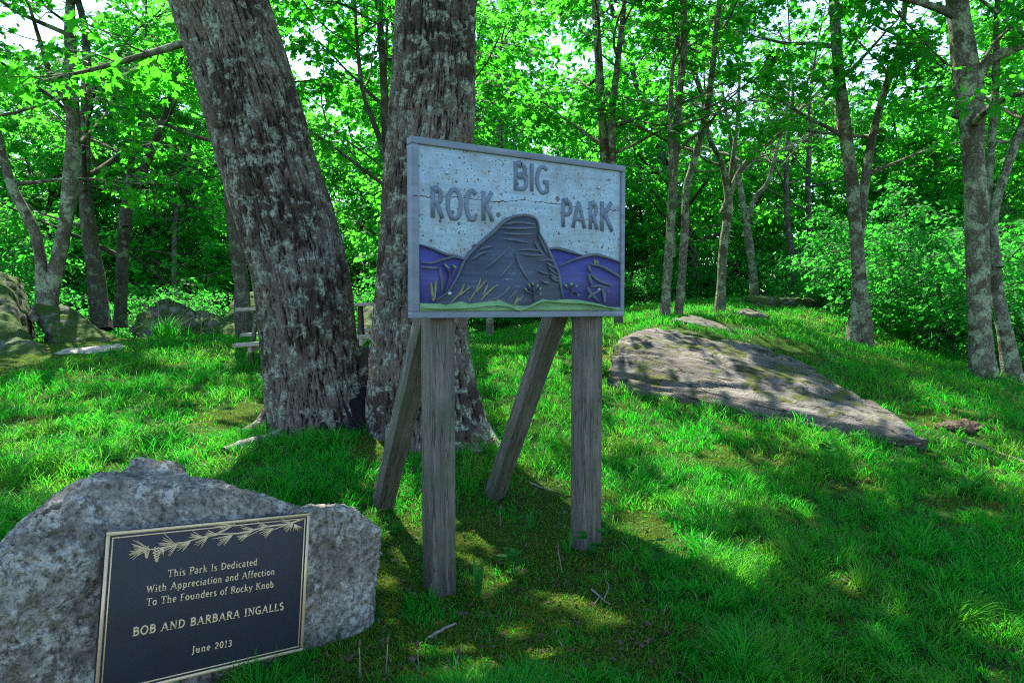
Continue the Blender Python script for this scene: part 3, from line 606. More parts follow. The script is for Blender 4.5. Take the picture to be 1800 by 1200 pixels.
traced_tree('curved trunk standing beside the flat stone on the crest', [
    ([(1326, 530, 11), (1324, 480, 9), (1317, 430, 9), (1311, 385, 8), (1304, 345, 7), (1296, 300, 5)], 19.2, 8.0),
    ([(1314, 395, 6), (1326, 350, 6), (1350, 320, 5), (1366, 260, 4)], 18.8, 7.0)], 3.0, 9, (1.6, 3.0), 29, 19.0, 'bark', 'leaf_far')
traced_tree('thin dark trunk directly behind the flat stone on the crest', [
    ([(1397, 530, 8), (1394, 460, 7), (1386, 410, 7), (1382, 340, 6), (1384, 250, 5)], 20.5, 9)], 2.6, 11, (1.6, 3.0), 30, 20.0, 'dark_bark', 'leaf_far')
traced_tree('thin dark trunk behind the right end of the flat stone on the crest', [
    ([(1427, 532, 9), (1427, 470, 7), (1423, 400, 6), (1420, 320, 6), (1424, 240, 5)], 20.6, 9)], 2.6, 11, (1.6, 3.0), 31, 20.4, 'dark_bark', 'leaf_far')
traced_tree('twin-stemmed tree with dark patched bark on the slope above the outcrop', [
    ([(1526, 614, 16), (1520, 560, 15), (1512, 500, 14), (1506, 430, 14), (1500, 350, 14), (1492, 280, 14), (1482, 200, 14), (1473, 110, 12), (1466, 0, 11)], 11.8, 9.5),
    ([(1498, 606, 17), (1504, 540, 12), (1508, 470, 11), (1512, 400, 10), (1522, 310, 10), (1536, 230, 9), (1552, 170, 8), (1580, 80, 7), (1592, 0, 6)], 12.3, 8.5)], 2.9, 10, (1.6, 3.2), 32, 12.0)
traced_tree('thick lichen-patched trunk with a limb reaching right at the right edge', [
    ([(1730, 664, 30), (1724, 600, 24), (1720, 520, 23), (1718, 440, 23), (1715, 360, 23), (1710, 270, 22), (1706, 190, 25), (1698, 120, 25), (1688, 50, 23), (1680, -30, 21)], 9.5, 9.5),
    ([(1706, 165, 13), (1736, 110, 11), (1790, 82, 10), (1860, 50, 9), (1930, 0, 7)], 9.0, 6.5)], 3.3, 10, (1.6, 3.4), 33, 9.5)
traced_tree('leaning dark grey tree hard behind the thick trunk at the right edge', [
    ([(1782, 670, 21), (1768, 590, 16), (1754, 520, 13), (1746, 450, 12), (1748, 370, 10), (1772, 290, 10), (1800, 215, 9), (1850, 110, 8)], 10.0, 8.0),
    ([(1748, 430, 9), (1738, 360, 8), (1742, 270, 8), (1750, 150, 7), (1752, 30, 6)], 10.4, 8.5)], 3.0, 10, (1.6, 3.2), 34, 9.9)
traced_tree('small grey trunk seen through the gap between the sign posts', [
    ([(861, 592, 10), (862, 520, 9), (866, 430, 8), (872, 320, 7), (880, 200, 6)], 16.3, 8)], 1.8, 12, (1.5, 3.0), 35, 16.0, 'bark', 'leaf_far')

traced_tree('dark slender tree close behind the left edge of the upright oak trunk', [
    ([(690, 575, 13), (688, 440, 11), (683, 320, 10), (678, 200, 10), (672, 100, 8), (664, 0, 7)], 11.6, 9), ([(682, 300, 6), (664, 235, 6), (640, 170, 5), (628, 80, 4)], 11.4, 7)], 2.4, 12, (1.4, 3.0), 36, 11.5, 'dark_bark')
# ------------------------------------------------------------------ woodland trees further off
def wood_tree(seed, H, r0, h0, nl, Lr, lean):
    rg = np.random.default_rng(seed); n = 12
    c = wander((0, 0, -0.4), (lean, 0.05, 1), H, n, rg, 0.4, 0.07); r = np.linspace(r0, 0.015, n + 1); r[0] *= 1.3
    q = spline(np.column_stack([c, r]), 30); w = MB(); stem_tube(w, q[:, :3], q[:, 3], 9, 0.25, seed, 0.05)
    br = MB(); LP, LD = foliage(br, q[:, :3], q[:, 3], rg, 0, h0, nl, Lr, 7, 4, 9, (0, 45), 1.1)
    v0 = len(w.v); w.add(br.v, br.f, br.uv)
    tm = np_mesh('trunk', np.array(w.v), [i for f in w.f for i in f], [len(f) for f in w.f], w.uv)
    tm.polygons.foreach_set('use_smooth', np.ones(len(tm.polygons), bool))
    cm = crown_mesh('crown', LP, LD, rg, 0.175, False, (0, 0, 0), False)
    tm.materials.append(M['dark_bark']); cm.materials.append(M['leaf_far'])
    return tm, cm
PROTO = [wood_tree(101, 12.5, 0.13, 1.2, 40, (1.6, 3.4), 0.05), wood_tree(102, 13.5, 0.16, 1.8, 42, (1.8, 3.6), -0.1), wood_tree(103, 11.0, 0.10, 0.9, 38, (1.4, 3.0), 0.1), wood_tree(104, 9.5, 0.09, 0.6, 34, (1.3, 2.8), -0.05)]
rg = np.random.default_rng(5)
spots = []
for k in range(1600):
    px = rg.uniform(-350, 2150); D = 17.5 + 24 * rg.random() ** 1.1
    if 950 < px < 1520 and rg.random() < .45: continue
    if 1000 < px < 1480 and D < 25 or px > 1380 and D < 21.5: continue
    if 820 < px < 1010 and D < 24: continue
    if px < 720 and (D < 21 or rg.random() < (0.35 if px < 260 else 0.62)): continue
    p = P(px, 540, D)
    if all((p[0] - q[0]) ** 2 + (p[1] - q[1]) ** 2 > 1.9 ** 2 for q in spots): spots.append(p)
    if len(spots) >= 95: break
far = 0
for k in range(900):
    px = rg.uniform(-250, 2050); D = rg.uniform(29, 42); p = P(px, 540, D)
    if 880 < px < 1010: continue
    if all((p[0] - q[0]) ** 2 + (p[1] - q[1]) ** 2 > 2.3 ** 2 for q in spots): spots.append(p); far += 1
    if far >= 34: break
for k, p in enumerate(spots):
    tm, cm = PROTO[int(rg.integers(0, 4))]; z = gz(p[0], p[1])
    t = empty('woodland_tree', (p[0], p[1], z - 0.05), 'slender leafy tree in the dense woods beyond the clearing', 'tree', 'woodland trees beyond the clearing')
    t.rotation_euler = (0, 0, rg.uniform(0, 6.28)); s = rg.uniform(0.85, 1.3); t.scale = (s, s, s)
    link('trunk', tm, t); link('crown', cm, t)

# ------------------------------------------------------------------ bushes
def bush_mesh(seed, H, W_, n):
    rg = np.random.default_rng(seed); w = MB(); LP, LD = [], []
    for q in range(n):
        a = rg.uniform(0, 6.28); c = wander((rg.normal(0, .12), rg.normal(0, .12), -0.15), rdir(a, R(rg.uniform(35, 85))), H * rg.uniform(.6, 1.15), 6, rg, 0.1, 0.15)
        w.tube(c, np.linspace(0.02, 0.006, 7), 5, False); branches(w, c, rg, 9, 5, 13, LP, LD, 0.75 * W_)
    tm = np_mesh('stems', np.array(w.v), [i for f in w.f for i in f], [len(f) for f in w.f], w.uv)
    cm = crown_mesh('foliage', LP, LD, rg, 0.085, False, (0, 0, 0), False, 0.65); tm.materials.append(M['dark_bark']); cm.materials.append(M['leaf_bush'])
    return tm, cm
BUSH = [bush_mesh(201, 2.6, 1.2, 10), bush_mesh(202, 1.8, 1.1, 9), bush_mesh(203, 3.4, 1.3, 10)]
def bush(px, py, D, k, s, label, group=None, name='leafy_bush', z=None):
    p = P(px, py, D); tm, cm = BUSH[k]; zz = gz(p[0], p[1])
    t = empty(name, (p[0], p[1], zz), label, 'bush', group); t.rotation_euler = (0, 0, rg.uniform(0, 6.28)); t.scale = (s, s, s)
    link('stems', tm, t); link('foliage', cm, t)
for (px, D, k, s) in ((1500, 17.5, 0, 1.0), (1575, 15.5, 2, 0.9), (1665, 13.6, 0, 1.2), (1770, 13.5, 2, 1.2), (1840, 12.5, 2, 1.2), (1630, 18, 2, 1.2), (1750, 17, 2, 1.4), (1850, 16, 2, 1.3), (1460, 20, 0, 1.1), (1560, 21, 2, 1.2), (1930, 13, 2, 1.2)):
    bush(px, 560, D, k, s, 'beech sapling in the thicket below the right-hand edge of the mound', 'saplings in the right-hand thicket', 'beech_sapling')
for (px, D, k, s) in ((1085, 24, 1, 1.0), (1130, 25, 0, 0.9), (1000, 25, 1, 0.9), (940, 24, 0, 0.8), (880, 23, 1, 1.0), (1240, 24, 0, 0.9), (1350, 25, 0, 1.0), (1440, 24, 0, 1.1), (820, 22, 0, 0.9), (670, 19, 0, 0.9), (640, 21, 2, 0.8)):
    bush(px, 560, D, k, s, 'low leafy bush on the far lip of the clearing behind the sign', 'bushes along the far lip of the clearing')
for (px, D, k, s) in ((330, 14.6, 1, 0.7), (395, 16, 1, 0.8), (140, 15.0, 1, 0.8), (-60, 13, 0, 1.0), (-150, 12.5, 2, 1.0), (500, 16, 1, 0.8), (230, 18.5, 0, 0.8)):
    bush(px, 560, D, k, s, 'leafy bush growing behind the mossy rocks on the left', 'bushes behind the left-hand rocks')
#ROCKS
# ------------------------------------------------------------------ rocks
ROCK_FOOT = []     # ground footprints without grass
def px_hull(L): return [P(*q) for q in L]
def rock(name, label, hulls, mat, cat='rock', foot=None, **kw):
    allp = np.vstack(hulls); B = allp.mean(0); B[2] = gz(B[0], B[1])
    o = hull_rock(name, hulls, mat, None, B, **kw); o.location = tuple(B); tag(o, label, cat)
    ROCK_FOOT.append(foot if foot is not None else allp[:, :2]); return o
DL = lambda px: 1 / (0.4237 + (0.3484 - 0.4237) / 360 * (px - 178))     # depth of the memorial boulder's face
def mb(L): return [P(x, y, DL(max(x, -60)) + d) for x, y, d in L]
main = mb([(-60, 1030, .06), (-110, 1400, .02), (30, 935, .10), (75, 893, .13), (165, 842, .17), (230, 838, .18), (330, 852, .17), (400, 856, .15), (470, 896, .09), (535, 900, .05), (178, 1400, .025), (540, 1220, .025),
           (75, 885, .3), (95, 868, .32), (165, 829, .35), (228, 824, .38), (330, 838, .32), (400, 845, .3), (470, 881, .25), (530, 890, .2), (-60, 1010, .3), (-110, 1300, .5)])
main += [p + np.array([-.25, .45, -.22]) for p in mb([(75, 885, .3), (165, 829, .35), (330, 838, .32), (470, 881, .25), (530, 890, .2), (-60, 1010, .3)])]
main += [p + np.array([-.3, .5, -1.0]) for p in mb([(-60, 1010, .3), (165, 829, .35), (530, 890, .2)])]
peak = mb([(196, 846, .22), (356, 856, .22), (222, 826, .28), (234, 799, .38), (262, 803, .40), (318, 815, .38), (338, 842, .28), (225, 870, .25), (330, 890, .25), (240, 815, .55), (320, 830, .55), (280, 900, .6)])
blk = mb([(540, 896, .07), (600, 889, .10), (622, 894, .13), (664, 931, .16), (668, 985, .17), (650, 1040, .13), (630, 1080, .11), (560, 1130, .05), (535, 1200, .04), (545, 888, .25), (600, 886, .3), (640, 905, .3), (665, 940, .3), (660, 1100, .2), (600, 1180, .12)])
blk += [p + np.array([-.15, .35, -.12]) for p in mb([(545, 888, .25), (600, 886, .3), (640, 905, .3), (668, 985, .3)])]
rock('memorial_boulder', 'speckled grey boulder in the left foreground with the dark plaque fixed against it', [main, peak, blk], M['memorial_rock'], 'boulder', voxel=0.012, amp=0.022, freq=8, seed=3, fine=0.013, ridged=0.016, relax=1)
slab = px_hull([(1062, 672, 8.25), (1150, 696, 7.95), (1240, 722, 7.55), (1400, 762, 6.85), (1560, 786, 6.35), (1637, 790, 6.15), (1072, 640, 8.35), (1074, 625, 8.5), (1086, 598, 8.75), (1112, 577, 9.05), (1160, 655, 8.2), (1250, 690, 7.8), (1400, 735, 7.0),
                (1132, 571, 9.7), (1180, 567, 10.0), (1262, 586, 9.7), (1340, 608, 9.2), (1430, 648, 8.4), (1500, 690, 7.7), (1520, 706, 7.4), (1600, 765, 6.5)])
slab = [p + np.array([0, 0, 0.10 * max(0, min(1, (p[0] - 2.2) / 1.4)) - 0.02 - 0.06 * (k > 12)]) for k, p in enumerate(slab)]
slab += [p + np.array([0, 0, -.5]) for p in px_hull([(1062, 672, 8.25), (1240, 722, 7.55), (1400, 762, 6.85), (1637, 790, 6.15), (1520, 708, 7.4), (1340, 608, 9.2), (1180, 567, 10.0), (1132, 571, 9.7)])]
rock('rock_outcrop', 'long pale slab of bedrock sloping down to the right in the middle of the lawn', [slab], M['slab_rock'], 'outcrop', voxel=0.025, amp=0.06, freq=1.0, aniso=(0.35, 2.0, 5), seed=12, fine=0.02, ridged=0.045, rotz=-0.82)
def slabrock(name, label, L, drop, mat, up=0.0, **kw):
    H = [p + np.array([0, 0, up]) for p in px_hull(L)]; H += [p + np.array([0, 0.1, -drop]) for p in H]
    return rock(name, label, [H], mat, **kw)
slabrock('bedrock_strip', 'low strip of bare rock in the grass above the top of the big slab', [(1178, 566, 10.2), (1210, 558, 10.6), (1250, 573, 10.6), (1330, 590, 10.3), (1370, 602, 10.0), (1300, 592, 9.9), (1240, 580, 10.0)], 0.35, M['slab_rock'], 0.05, voxel=0.03, amp=0.04, freq=2, seed=14, fine=0.012)
slabrock('flat_stone', 'small flat pale stone in the grass in front of the crest', [(1296, 549, 14.6), (1320, 546, 15), (1345, 556, 14.6), (1352, 562, 14.0), (1325, 560, 13.9), (1300, 555, 14.0)], 0.3, M['slab_rock'], 0.07, voxel=0.03, amp=0.04, freq=2, seed=15, fine=0.012)
slabrock('ledge_rock', 'layered mossy ledge stone lying on the crest of the mound', [(1307, 532, 17.6), (1340, 529, 18.2), (1420, 530, 18.4), (1447, 537, 18.0), (1440, 541, 17.2), (1385, 548, 16.8), (1340, 545, 16.9), (1372, 536, 16.8), (1430, 537, 17.0)], 0.35, M['mossy_rock'], 0.16, voxel=0.03, amp=0.05, freq=2.2, aniso=(1, 1, 4), seed=16, fine=0.02, ridged=0.04)
slabrock('distant_stone', 'low grey stone at the foot of the trunks just right of the sign', [(1128, 568, 11.6), (1140, 559, 12), (1165, 557, 12), (1178, 566, 11.6)], 0.3, M['mossy_rock'], voxel=0.03, amp=0.04, freq=2.4, seed=17)
slabrock('mossy_boulder', 'big mossy grey boulder at the left edge under the leaning tree', [(-90, 500, 10.6), (0, 476, 10.8), (12, 482, 11), (38, 520, 11.0), (52, 550, 10.8), (55, 592, 10.2), (-20, 640, 9.5), (40, 612, 9.9), (-120, 600, 9.7), (-60, 480, 11.8), (40, 490, 12)], 0.5, M['mossy_rock'], voxel=0.04, amp=0.14, freq=1.6, seed=18, fine=0.025, ridged=0.04)
slabrock('sloping_rock', 'moss-topped rock sloping right from the foot of the leaning tree on the left', [(60, 520, 11.0), (100, 530, 11.2), (140, 548, 11.2), (200, 590, 11), (190, 598, 10.7), (90, 602, 10.3), (70, 560, 10.5)], 0.5, M['mossy_rock'], voxel=0.04, amp=0.09, freq=2, aniso=(1, 1, 2), seed=19, fine=0.02, ridged=0.04)
slabrock('low_mossy_rock', 'low moss-covered hump of rock in the bottom of the left edge', [(-40, 600, 9.6), (30, 588, 9.8), (80, 606, 9.7), (75, 624, 9.4), (-30, 640, 9.2)], 0.4, M['mossy_rock'], voxel=0.03, amp=0.06, freq=2.4, seed=20, fine=0.02)
slabrock('pale_flat_rock', 'thin pale flat rock lying in the grass in front of the left rocks', [(80, 626, 9.4), (110, 612, 9.7), (215, 602, 10.1), (222, 608, 10.0), (160, 622, 9.6), (95, 632, 9.3)], 0.3, M['white_rock'], voxel=0.025, amp=0.03, freq=3, seed=22)
slabrock('fractured_rock', 'rock with dark cracks half hidden by dry stems left of the picnic table', [(226, 592, 12), (240, 548, 12.4), (270, 525, 12.8), (330, 540, 12.8), (385, 580, 12.3), (300, 600, 11.8), (250, 598, 11.8), (320, 530, 13.2)], 0.5, M['mossy_rock'], voxel=0.035, amp=0.14, freq=2.2, aniso=(1, 1, 2), seed=23, fine=0.03, ridged=0.09)
slabrock('leaning_slab_rock', 'dark slanted slab resting against the cracked rock by the mossy trunk', [(330, 538, 12.9), (352, 545, 12.7), (418, 582, 12.2), (412, 594, 12), (360, 575, 12.2), (420, 560, 12.9)], 0.5, M['mossy_rock'], voxel=0.035, amp=0.08, freq=2.6, seed=24, fine=0.02, ridged=0.05)
slabrock('background_rock', 'small rock showing behind the straight mossy trunk by the picnic table', [(400, 536, 14.6), (415, 518, 14.8), (455, 506, 15), (470, 512, 15), (480, 550, 14.4), (405, 556, 14.4)], 0.6, M['mossy_rock'], voxel=0.05, amp=0.12, freq=1.8, seed=25, fine=0.03)
slabrock('lichen_rock', 'lichen-grey rock on the ground behind the twin oak and under the table', [(632, 545, 12.5), (650, 530, 12.8), (676, 540, 12.6), (680, 580, 12.2), (640, 588, 12.0)], 0.4, M['mossy_rock'], voxel=0.04, amp=0.08, freq=2.4, seed=26)

# ------------------------------------------------------------------ stroke lettering
def arc(cx, cy, rx, ry, a0, a1, n=10): return [(cx + rx * math.cos(R(a0 + (a1 - a0) * k / n)), cy + ry * math.sin(R(a0 + (a1 - a0) * k / n))) for k in range(n + 1)]
T, t_ = 'T', 't'
def bowlP(x0, yt, yb, w, e=0.0): return [(x0, yt), (x0 + w * .55, yt)] + arc(x0 + w * .55, (yt + yb) / 2, w * .45, (yt - yb) / 2, 90, -90, 10) + [(x0, yb)]
GL = {   # char: (advance, strokes [(weight, points)], serifs [(x, y, half width)])
 'A': (.86, [(t_, [(.08, 0), (.42, .98)]), (T, [(.42, .98), (.77, 0)]), (t_, [(.2, .34), (.64, .34)])], [(.08, 0, .11), (.77, 0, .12)]),
 'B': (.72, [(T, [(.16, 0), (.16, 1)]), (T, bowlP(.16, .93, .53, .42)), (T, bowlP(.16, .53, .07, .48))], [(.12, 0, .11), (.12, 1, .11)]),
 'C': (.72, [(T, arc(.42, .5, .34, .47, 50, 310, 18))], []),
 'D': (.82, [(T, [(.16, 0), (.16, 1)]), (T, [(.16, .93), (.34, .93)] + arc(.34, .5, .38, .43, 90, -90, 14) + [(.16, .07)])], [(.12, 0, .11), (.12, 1, .11)]),
 'F': (.62, [(T, [(.16, 0), (.16, 1)]), (t_, [(.16, .96), (.56, .96)]), (t_, [(.16, .53), (.48, .53)])], [(.16, 0, .13), (.12, 1, .11)]),
 'G': (.78, [(T, arc(.43, .5, .35, .47, 50, 275, 18)), (T, [(.44, .42), (.68, .42), (.68, .1), (.46, .03)])], []),
 'I': (.38, [(T, [(.19, 0), (.19, 1)])], [(.19, 0, .15), (.19, 1, .15)]),
 'J': (.4, [(T, [(.22, 1), (.22, .06)] + arc(.06, .0, .16, .18, 0, -100, 6))], [(.22, 1, .14)]),
 'K': (.78, [(T, [(.16, 0), (.16, 1)]), (t_, [(.64, 1), (.18, .44)]), (T, [(.3, .58), (.7, 0)])], [(.16, 0, .13), (.16, 1, .13), (.64, 1, .1), (.7, 0, .1)]),
 'L': (.62, [(T, [(.16, 0), (.16, 1)]), (t_, [(.16, .04), (.56, .04), (.58, .2)])], [(.16, 1, .13), (.12, 0, .1)]),
 'N': (.86, [(t_, [(.15, 0), (.15, 1)]), (T, [(.15, .98), (.72, .02)]), (t_, [(.72, 0), (.72, 1)])], [(.15, 0, .12), (.1, 1, .1), (.72, 1, .12)]),
 'O': (.86, [(T, arc(.43, .5, .36, .47, 90, 450, 22))], []),
 'P': (.66, [(T, [(.16, 0), (.16, 1)]), (T, bowlP(.16, .93, .46, .45))], [(.16, 0, .14), (.12, 1, .11)]),
 'R': (.74, [(T, [(.16, 0), (.16, 1)]), (T, bowlP(.16, .93, .5, .44)), (T, [(.38, .5), (.68, 0)])], [(.16, 0, .13), (.12, 1, .11), (.7, 0, .08)]),
 'S': (.6, [(T, arc(.3, .74, .2, .23, 40, 250, 10)[:-1] + [(.3, .5)] + arc(.3, .26, .22, .23, 70, -145, 10))], []),
 'T': (.72, [(T, [(.36, 0), (.36, 1)]), (t_, [(.05, .8), (.05, .96), (.67, .96), (.67, .8)])], [(.36, 0, .15)]),
 'W': (1.06, [(T, [(.1, 1), (.31, 0)]), (t_, [(.31, 0), (.53, .9)]), (T, [(.53, .9), (.74, 0)]), (t_, [(.74, 0), (.95, 1)])], [(.1, 1, .11), (.95, 1, .1)]),
 'a': (.54, [(T, arc(.25, .46, .16, .18, 140, 0, 6) + [(.41, .0)]), (T, arc(.24, .17, .17, .17, 75, 360, 12))], [(.45, 0, .06)]),
 'b': (.62, [(T, [(.15, 0), (.15, 1.02)]), (T, arc(.31, .31, .2, .31, 150, -150, 14))], [(.1, 1.02, .08)]),
 'c': (.5, [(T, arc(.29, .31, .2, .31, 50, 310, 12))], []),
 'd': (.62, [(T, [(.46, 0), (.46, 1.02)]), (T, arc(.29, .31, .2, .31, 30, 330, 14))], [(.41, 1.02, .08), (.5, 0, .06)]),
 'e': (.54, [(T, [(.1, .34), (.46, .34)] + arc(.28, .33, .19, .3, 5, 310, 14))], []),
 'f': (.38, [(T, [(.15, 0), (.15, .8)] + arc(.29, .82, .14, .18, 180, 50, 5)), (t_, [(.02, .6), (.34, .6)])], [(.15, 0, .12)]),
 'h': (.66, [(T, [(.15, 0), (.15, 1.02)]), (T, arc(.33, .42, .17, .2, 170, 0, 7) + [(.5, 0)])], [(.15, 0, .12), (.1, 1.02, .08), (.5, 0, .12)]),
 'i': (.33, [(T, [(.17, 0), (.17, .62)]), (T, [(.17, .83), (.17, .96)])], [(.17, 0, .13), (.11, .62, .08)]),
 'k': (.62, [(T, [(.15, 0), (.15, 1.02)]), (t_, [(.48, .62), (.17, .28)]), (T, [(.26, .38), (.54, 0)])], [(.15, 0, .12), (.1, 1.02, .08), (.54, 0, .08), (.48, .62, .09)]),
 'n': (.66, [(T, [(.15, 0), (.15, .62)]), (T, arc(.33, .42, .17, .2, 170, 0, 7) + [(.5, 0)])], [(.15, 0, .12), (.1, .62, .08), (.5, 0, .12)]),
 'o': (.58, [(T, arc(.29, .31, .21, .31, 90, 450, 16))], []),
 'p': (.62, [(T, [(.15, -.3), (.15, .62)]), (T, arc(.31, .31, .2, .31, 150, -150, 14))], [(.15, -.3, .12), (.1, .62, .08)]),
 'r': (.46, [(T, [(.15, 0), (.15, .62)]), (T, arc(.31, .44, .15, .18, 170, 50, 5))], [(.15, 0, .13), (.1, .62, .08)]),
 's': (.46, [(T, arc(.23, .46, .13, .16, 40, 250, 8)[:-1] + [(.23, .31)] + arc(.23, .15, .15, .15, 70, -145, 8))], []),
 't': (.4, [(T, [(.17, .82), (.17, .14)] + arc(.29, .13, .12, .13, 180, 310, 5)), (t_, [(.03, .6), (.35, .6)])], []),
 'u': (.66, [(T, [(.14, .62), (.14, .2)] + arc(.31, .2, .17, .2, 180, 350, 7)), (T, [(.49, .62), (.49, 0)])], [(.1, .62, .08), (.44, .62, .08), (.54, 0, .06)]),
 'y': (.6, [(T, [(.1, .62), (.31, .02)]), (t_, [(.5, .62), (.26, -.14), (.1, -.28)])], [(.1, .62, .1), (.5, .62, .1)]),
 '0': (.6, [(T, arc(.3, .47, .21, .44, 90, 450, 18))], []),
 '1': (.46, [(T, [(.1, .74), (.25, .9), (.25, 0)])], [(.25, 0, .15)]),
 '2': (.58, [(T, arc(.28, .64, .19, .26, 165, -35, 10) + [(.08, .04)]), (t_, [(.08, .05), (.5, .05)])], []),
 '3': (.56, [(T, arc(.25, .68, .18, .22, 150, -90, 9)), (T, arc(.25, .24, .21, .23, 90, -150, 10))], []),
 ' ': (.36, [], []),
}
class Face:
    """flat board with its own axes: at(u, v, h) from its upper left corner, v downwards, h out of the face"""
    def __init__(s, O, U, Vd, N): s.O, s.U, s.V, s.N = map(np.asarray, (O, U, Vd, N))
    def at(s, u, v, h=0.0): return s.O + u * s.U + v * s.V + h * s.N
    def uv(s, px, py, h=0.0):
        p = plane_hit(px, py, s.O + h * s.N, s.N) - s.O; return float(p @ s.U), float(p @ s.V)
def ribbon(mb_, face, pts, wid, h0, h1):
    """raised stroke along 2-d face points; wid may vary"""
    q = np.asarray(pts, float); n = len(q)
    closed = np.allclose(q[0], q[-1]) and n > 4
    d = np.diff(q, axis=0); d /= np.linalg.norm(d, axis=1)[:, None] + 1e-12; nn = np.stack([-d[:, 1], d[:, 0]], 1)
    off = np.zeros_like(q); off[0] = nn[0]; off[-1] = nn[-1]
    for i in range(1, n - 1):
        b = nn[i - 1] + nn[i]; L = np.linalg.norm(b)
        if L < 0.3: off[i] = nn[i]; continue
        b /= L; off[i] = b / max(0.5, b @ nn[i])
    if closed:
        b = nn[0] + nn[-1]; b /= np.linalg.norm(b) + 1e-9; off[0] = off[-1] = b
    w = np.broadcast_to(np.asarray(wid, float), (n,))[:, None] / 2
    A, B = q + off * w, q - off * w
    V = [face.at(*a, h1) for a in A] + [face.at(*b, h1) for b in B] + [face.at(*a, h0) for a in A] + [face.at(*b, h0) for b in B]
    Fc = []
    for i in range(n - 1):
        Fc += [(i, i + 1, n + i + 1, n + i), (2 * n + i, 2 * n + i + 1, i + 1, i), (n + i, n + i + 1, 3 * n + i + 1, 3 * n + i)]
    if not closed: Fc += [(0, n, 3 * n, 2 * n), (n - 1, 3 * n - 1, 4 * n - 1, 2 * n - 1)]
    mb_.add(V, Fc)
def letter(mb_, face, ch, u, v, s, ang, Tw, tw, h0, h1, serif=True):
    ca, sa = math.cos(ang), math.sin(ang); adv, st, se = GL[ch]; k = 0
    tr = lambda x, y: (u + s * (x * ca + y * sa), v + s * (x * sa - y * ca))
    for wgt, pts in st:
        ribbon(mb_, face, [tr(*p) for p in pts], s * (Tw if wgt == T else tw), h0, h1 + 0.00018 * k); k += 1
    if serif:
        for (x, y, hw) in se:
            yy = y - tw / 2 if y > 0.3 else y + tw / 2
            ribbon(mb_, face, [tr(x - hw, yy), tr(x + hw, yy)], s * tw, h0, h1 + 0.00018 * k); k += 1
    return adv
def text_width(txt, sp): return sum(GL[c][0] + sp for c in txt) - sp
def poly_relief(face, pts, h0, h1):
    mbb = MB(); q = [face.at(*p, h0) for p in pts]; mbb.extrude(q, face.N * (h1 - h0)); return mbb

# ------------------------------------------------------------------ park sign
U = np.array([math.sin(R(58)), math.cos(R(58)), 0]); N = np.array([U[1], -U[0], 0]); DN = np.array([0, 0, -1.0])
S0 = P(723, 238, 3.4); pr = plane_hit(1100, 290, S0, N); SW = float((pr - S0) @ U); SH = float((S0 - P(723, 560, 3.4))[2])
SF = Face(S0, U, DN, N)
Lp = SF.at(0.24 * SW, SH, -0.1); BASE = np.array([*(SF.at(SW / 2, SH, -0.1))[:2], 0]); BASE[2] = gz(BASE[0], BASE[1])
sign = empty('park_sign', BASE, 'weathered blue painted wooden park sign on two posts with slanted braces', 'sign')
def zs(x, y, h=0.0): return SF.uv(x / 3.242 + 680, y / 3.243 + 210, h)      # enlarged-detail pixels to sign coordinates
TH = 0.06
m = MB(); m.box(SF.at(0.01, SH - 0.01, -TH), U * (SW - 0.02), -DN * (SH - 0.02), N * (TH - 0.014), 0.002); m.build('panel', M['sign_blue'], sign, False, BASE)
fu0, fv0 = zs(182, 138); fu1, fv1 = zs(1338, 1090)
fu1 = min(fu1, SW - 0.03)
for (a, b, c, d) in ((0, 0, SW, fv0), (0, fv1, SW, SH), (0, fv0, fu0, fv1), (fu1, fv0, SW, fv1)):
    m = MB(); g = 0.0012 if a == 0 and b > 0 and d < SH or b == fv0 else 0.0
    m.box(SF.at(a + (0.0008 if b == fv0 and a == 0 else 0), d - g, -TH - 0.002), U * (c - a - (0.0008 if b == fv0 else 0)), -DN * (d - b - 2 * g), N * (TH + 0.002), 0.004); m.build('frame_board', M['sign_frame'], sign, False, BASE)
PH = -0.014
# hills, ground, the big rock
def zpoly(L): return [zs(*p, PH) for p in L]
lo_u, hi_u, lo_v = fu0 + .002, fu1 - .002, fv1 - .002
def relief(name, L, h, mat, parent, close=True):
    pts = zpoly(L); pts = [(min(max(u, lo_u), hi_u), min(v, lo_v)) for u, v in pts]
    return poly_relief(SF, pts, PH - 0.002, PH + h).build(name, M[mat], parent, False, BASE)
hl = relief('painted_hill', [(180, 712), (215, 715), (280, 745), (340, 770), (440, 790), (440, 1085), (180, 1085)], 0.006, 'sign_hill', sign)
hr = relief('painted_hill', [(900, 742), (940, 735), (1000, 740), (1060, 760), (1110, 776), (1180, 768), (1240, 785), (1300, 808), (1345, 822), (1345, 1085), (900, 1085)], 0.0065, 'sign_hill', sign)
mt = relief('painted_mountain', [(270, 1080), (275, 1030), (330, 990), (385, 930), (410, 870), (440, 800), (500, 730), (560, 680), (620, 625), (660, 585), (710, 560), (760, 548), (800, 550), (835, 562), (855, 590), (862, 640), (885, 680), (905, 720), (930, 785), (960, 850), (980, 920), (985, 980), (1000, 1040), (1000, 1080)], 0.010, 'sign_rock', sign)
gr_ = relief('painted_grass', [(185, 1046), (300, 1050), (330, 1058), (420, 1035), (460, 1052), (540, 1040), (640, 1028), (680, 1050), (760, 1062), (820, 1060), (880, 1022), (930, 1035), (1000, 1024), (1070, 1025), (1130, 1035), (1200, 1050), (1260, 1068), (1345, 1070), (1345, 1100), (185, 1100)], 0.013, 'sign_green', sign)
rid = MB(); hrd = MB(); kk = 0
